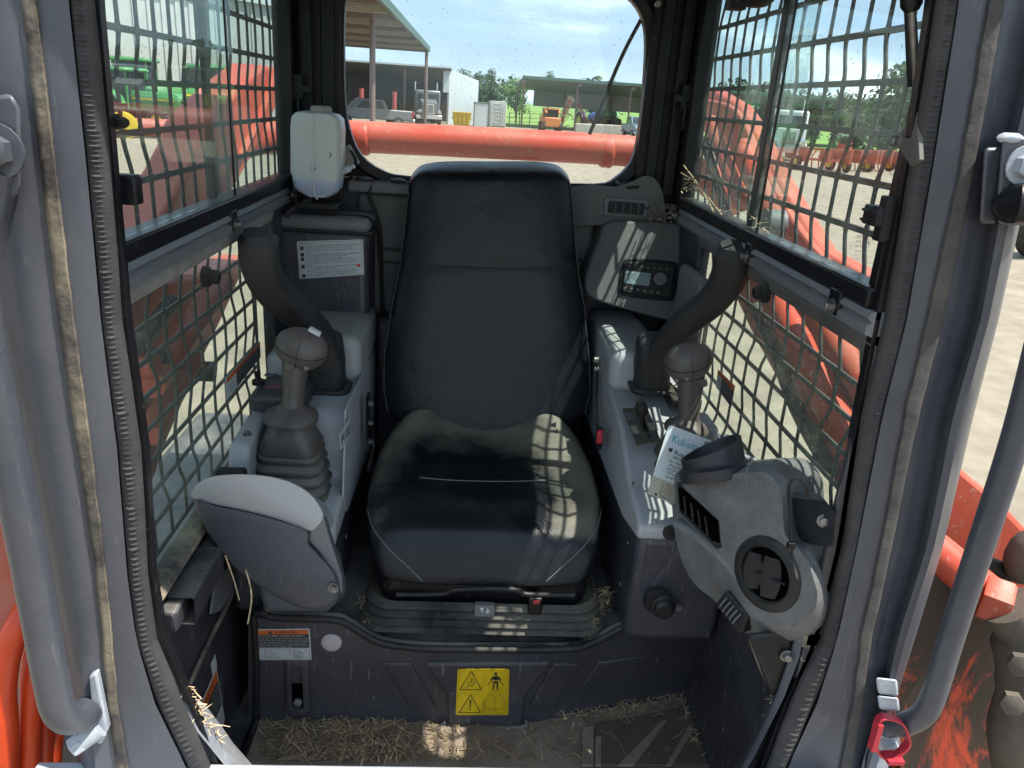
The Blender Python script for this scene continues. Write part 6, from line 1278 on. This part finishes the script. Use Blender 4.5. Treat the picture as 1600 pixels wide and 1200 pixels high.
# -- through the left window
a,b=at(120,196),at(470,176); q0=V(-44,20,GZ)
A=V(-40,26,GZ); B=V(-11.5,66,GZ); hh=7.6
mb=T('metal_building','tall corrugated pale metal building behind the green tractors','building',(A+B)/2)
dd=(B-A).normalized(); nn=V(dd.y,-dd.x,0); Lb=(B-A).length
g=G(); g.prism([A,B,B+V(0,0,hh),A+V(0,0,hh)],-nn*9); O('wall_core',g,M['tin'],mb)
for k in range(int(Lb/1.0)):
    g=G(); c=A+dd*(k*1.0+.2)+nn*.02; g.prism([c,c+dd*.34,c+dd*.34+V(0,0,hh),c+V(0,0,hh)],nn*.07); O('wall_panel_rib',g,M['tin'],mb)
g=G(); g.prism([A+nn*.4+V(0,0,hh),B+nn*.4+V(0,0,hh),B+nn*.4+V(0,0,hh+.3),A+nn*.4+V(0,0,hh+.3)],-nn*9.6); O('roof_sheet',g,M['whitewall'],mb)
p=at(212,207); tractor(p,face(p,.9),1.0,M['tgreen'],'green tractor with yellow rims at the far left behind the red header pipe',cabin=True)
p=at(322,206); tractor(p,face(p,-1.1)+.2,1.15,M['tgreen'],'green tractor with a long yellow striped hood, behind the left loader arm',cabin=True)
p=at(235,186); tractor(p,face(p,1.2),1.25,M['tgreen'],'third green tractor, farthest back before the metal wall',cabin=True)
a,b=at(150,213),at(338,219); r=(PY(250,180,a.y).z-PY(250,213,a.y).z)/2
pp=T('grain_pipe','long dark red pipe lying on the gravel with yellow wheels at its ends','pipe',(a+b)/2); g=G(); g.cyl(a+V(0,0,r),b+V(0,0,r),r*.9,24); O('pipe_body',g,M['redtube'],pp)
for k,px in enumerate((193,310)):
    c=PY(px,196,lerp(a.y,b.y,(px-150)/188)-.5); g=G(); ax=(CAM-c); ax.z=0; ax.normalize(); g.lathe(c,ax,[(.50,0),(.52,.04),(.42,.08),(.15,.05),(.14,.1),(.02,.1)],28); O('yellow_wheel',g,M['rim'],pp)
# -- through the right window
p=at(1226,252); boxtruck_front(p,face(p,.12),'white truck facing the cab across the yard in the right window',1.0,'parked_truck',M['wpaint'])
p=at(1175,240)+V(0,3,0); tractor(p,face(p,.7),1.2,M['tgreen'],'green tractor standing beside the white truck in the right window')
for i,(px,yb) in enumerate(((1345,228),(1398,232))):
    p=at(px,yb); pickup(p,face(p,1.2),['white pickup far off across the yard, left of the other white one','white pickup far off across the yard at the right window edge'][i],M['wpaint'],1.2)
names=['leftmost red field implement in the row right of the white truck','second red field implement in the row beyond the gravel','third red field implement in the row beyond the gravel','rightmost red field implement in the row, nearest the door post']
for i,px in enumerate((1285,1330,1375,1425)):
    p=at(px,268 if i<3 else 275); im=T('field_implement',names[i],'implement',p,.3*i,group='red implements in a row'); rd=random.Random(i)
    g=G(); 
    for z in (.5,1.0): g.bb(-1.2,1.2,-.06,.06,z,z+.12)
    for x in (-1.1,0,1.1): g.bb(x-.06,x+.06,-.5,.6,.45,1.1)
    O('implement_frame',g,M['iron'],im,local=True)
    for k in range(7): g=G(); x=-1.1+k*.36; g.tube([V(x,.3,1.0),V(x,.7,.7),V(x,.5,.05)],.035,6); O('tine',g,M['iron'],im,local=True)
    for x in (-1.3,1.3): wheel(im,(x,.2,.35),.35,.2,M['rim'],ax=V(1,0,0))
p=at(1318,240); g=G(); g.lathe(p,(0,0,1),[(.6,0),(.62,.6),(.5,1.1),(.2,1.25)],16); O('feed_tub',g,M['orange'],None,'small bright orange tub on the grass before the trees on the right','tub')
p=at(1612,402); ty=T('tractor_wheel','large black tyre with a yellow rim at the far right beyond the post','tyre',p); g=G(); ax=V(.5,-.86,0); wheel(ty,(0,0,.72),.72,.4,M['rim'],ax=ax.normalized(),nm='tyre',lug=False)
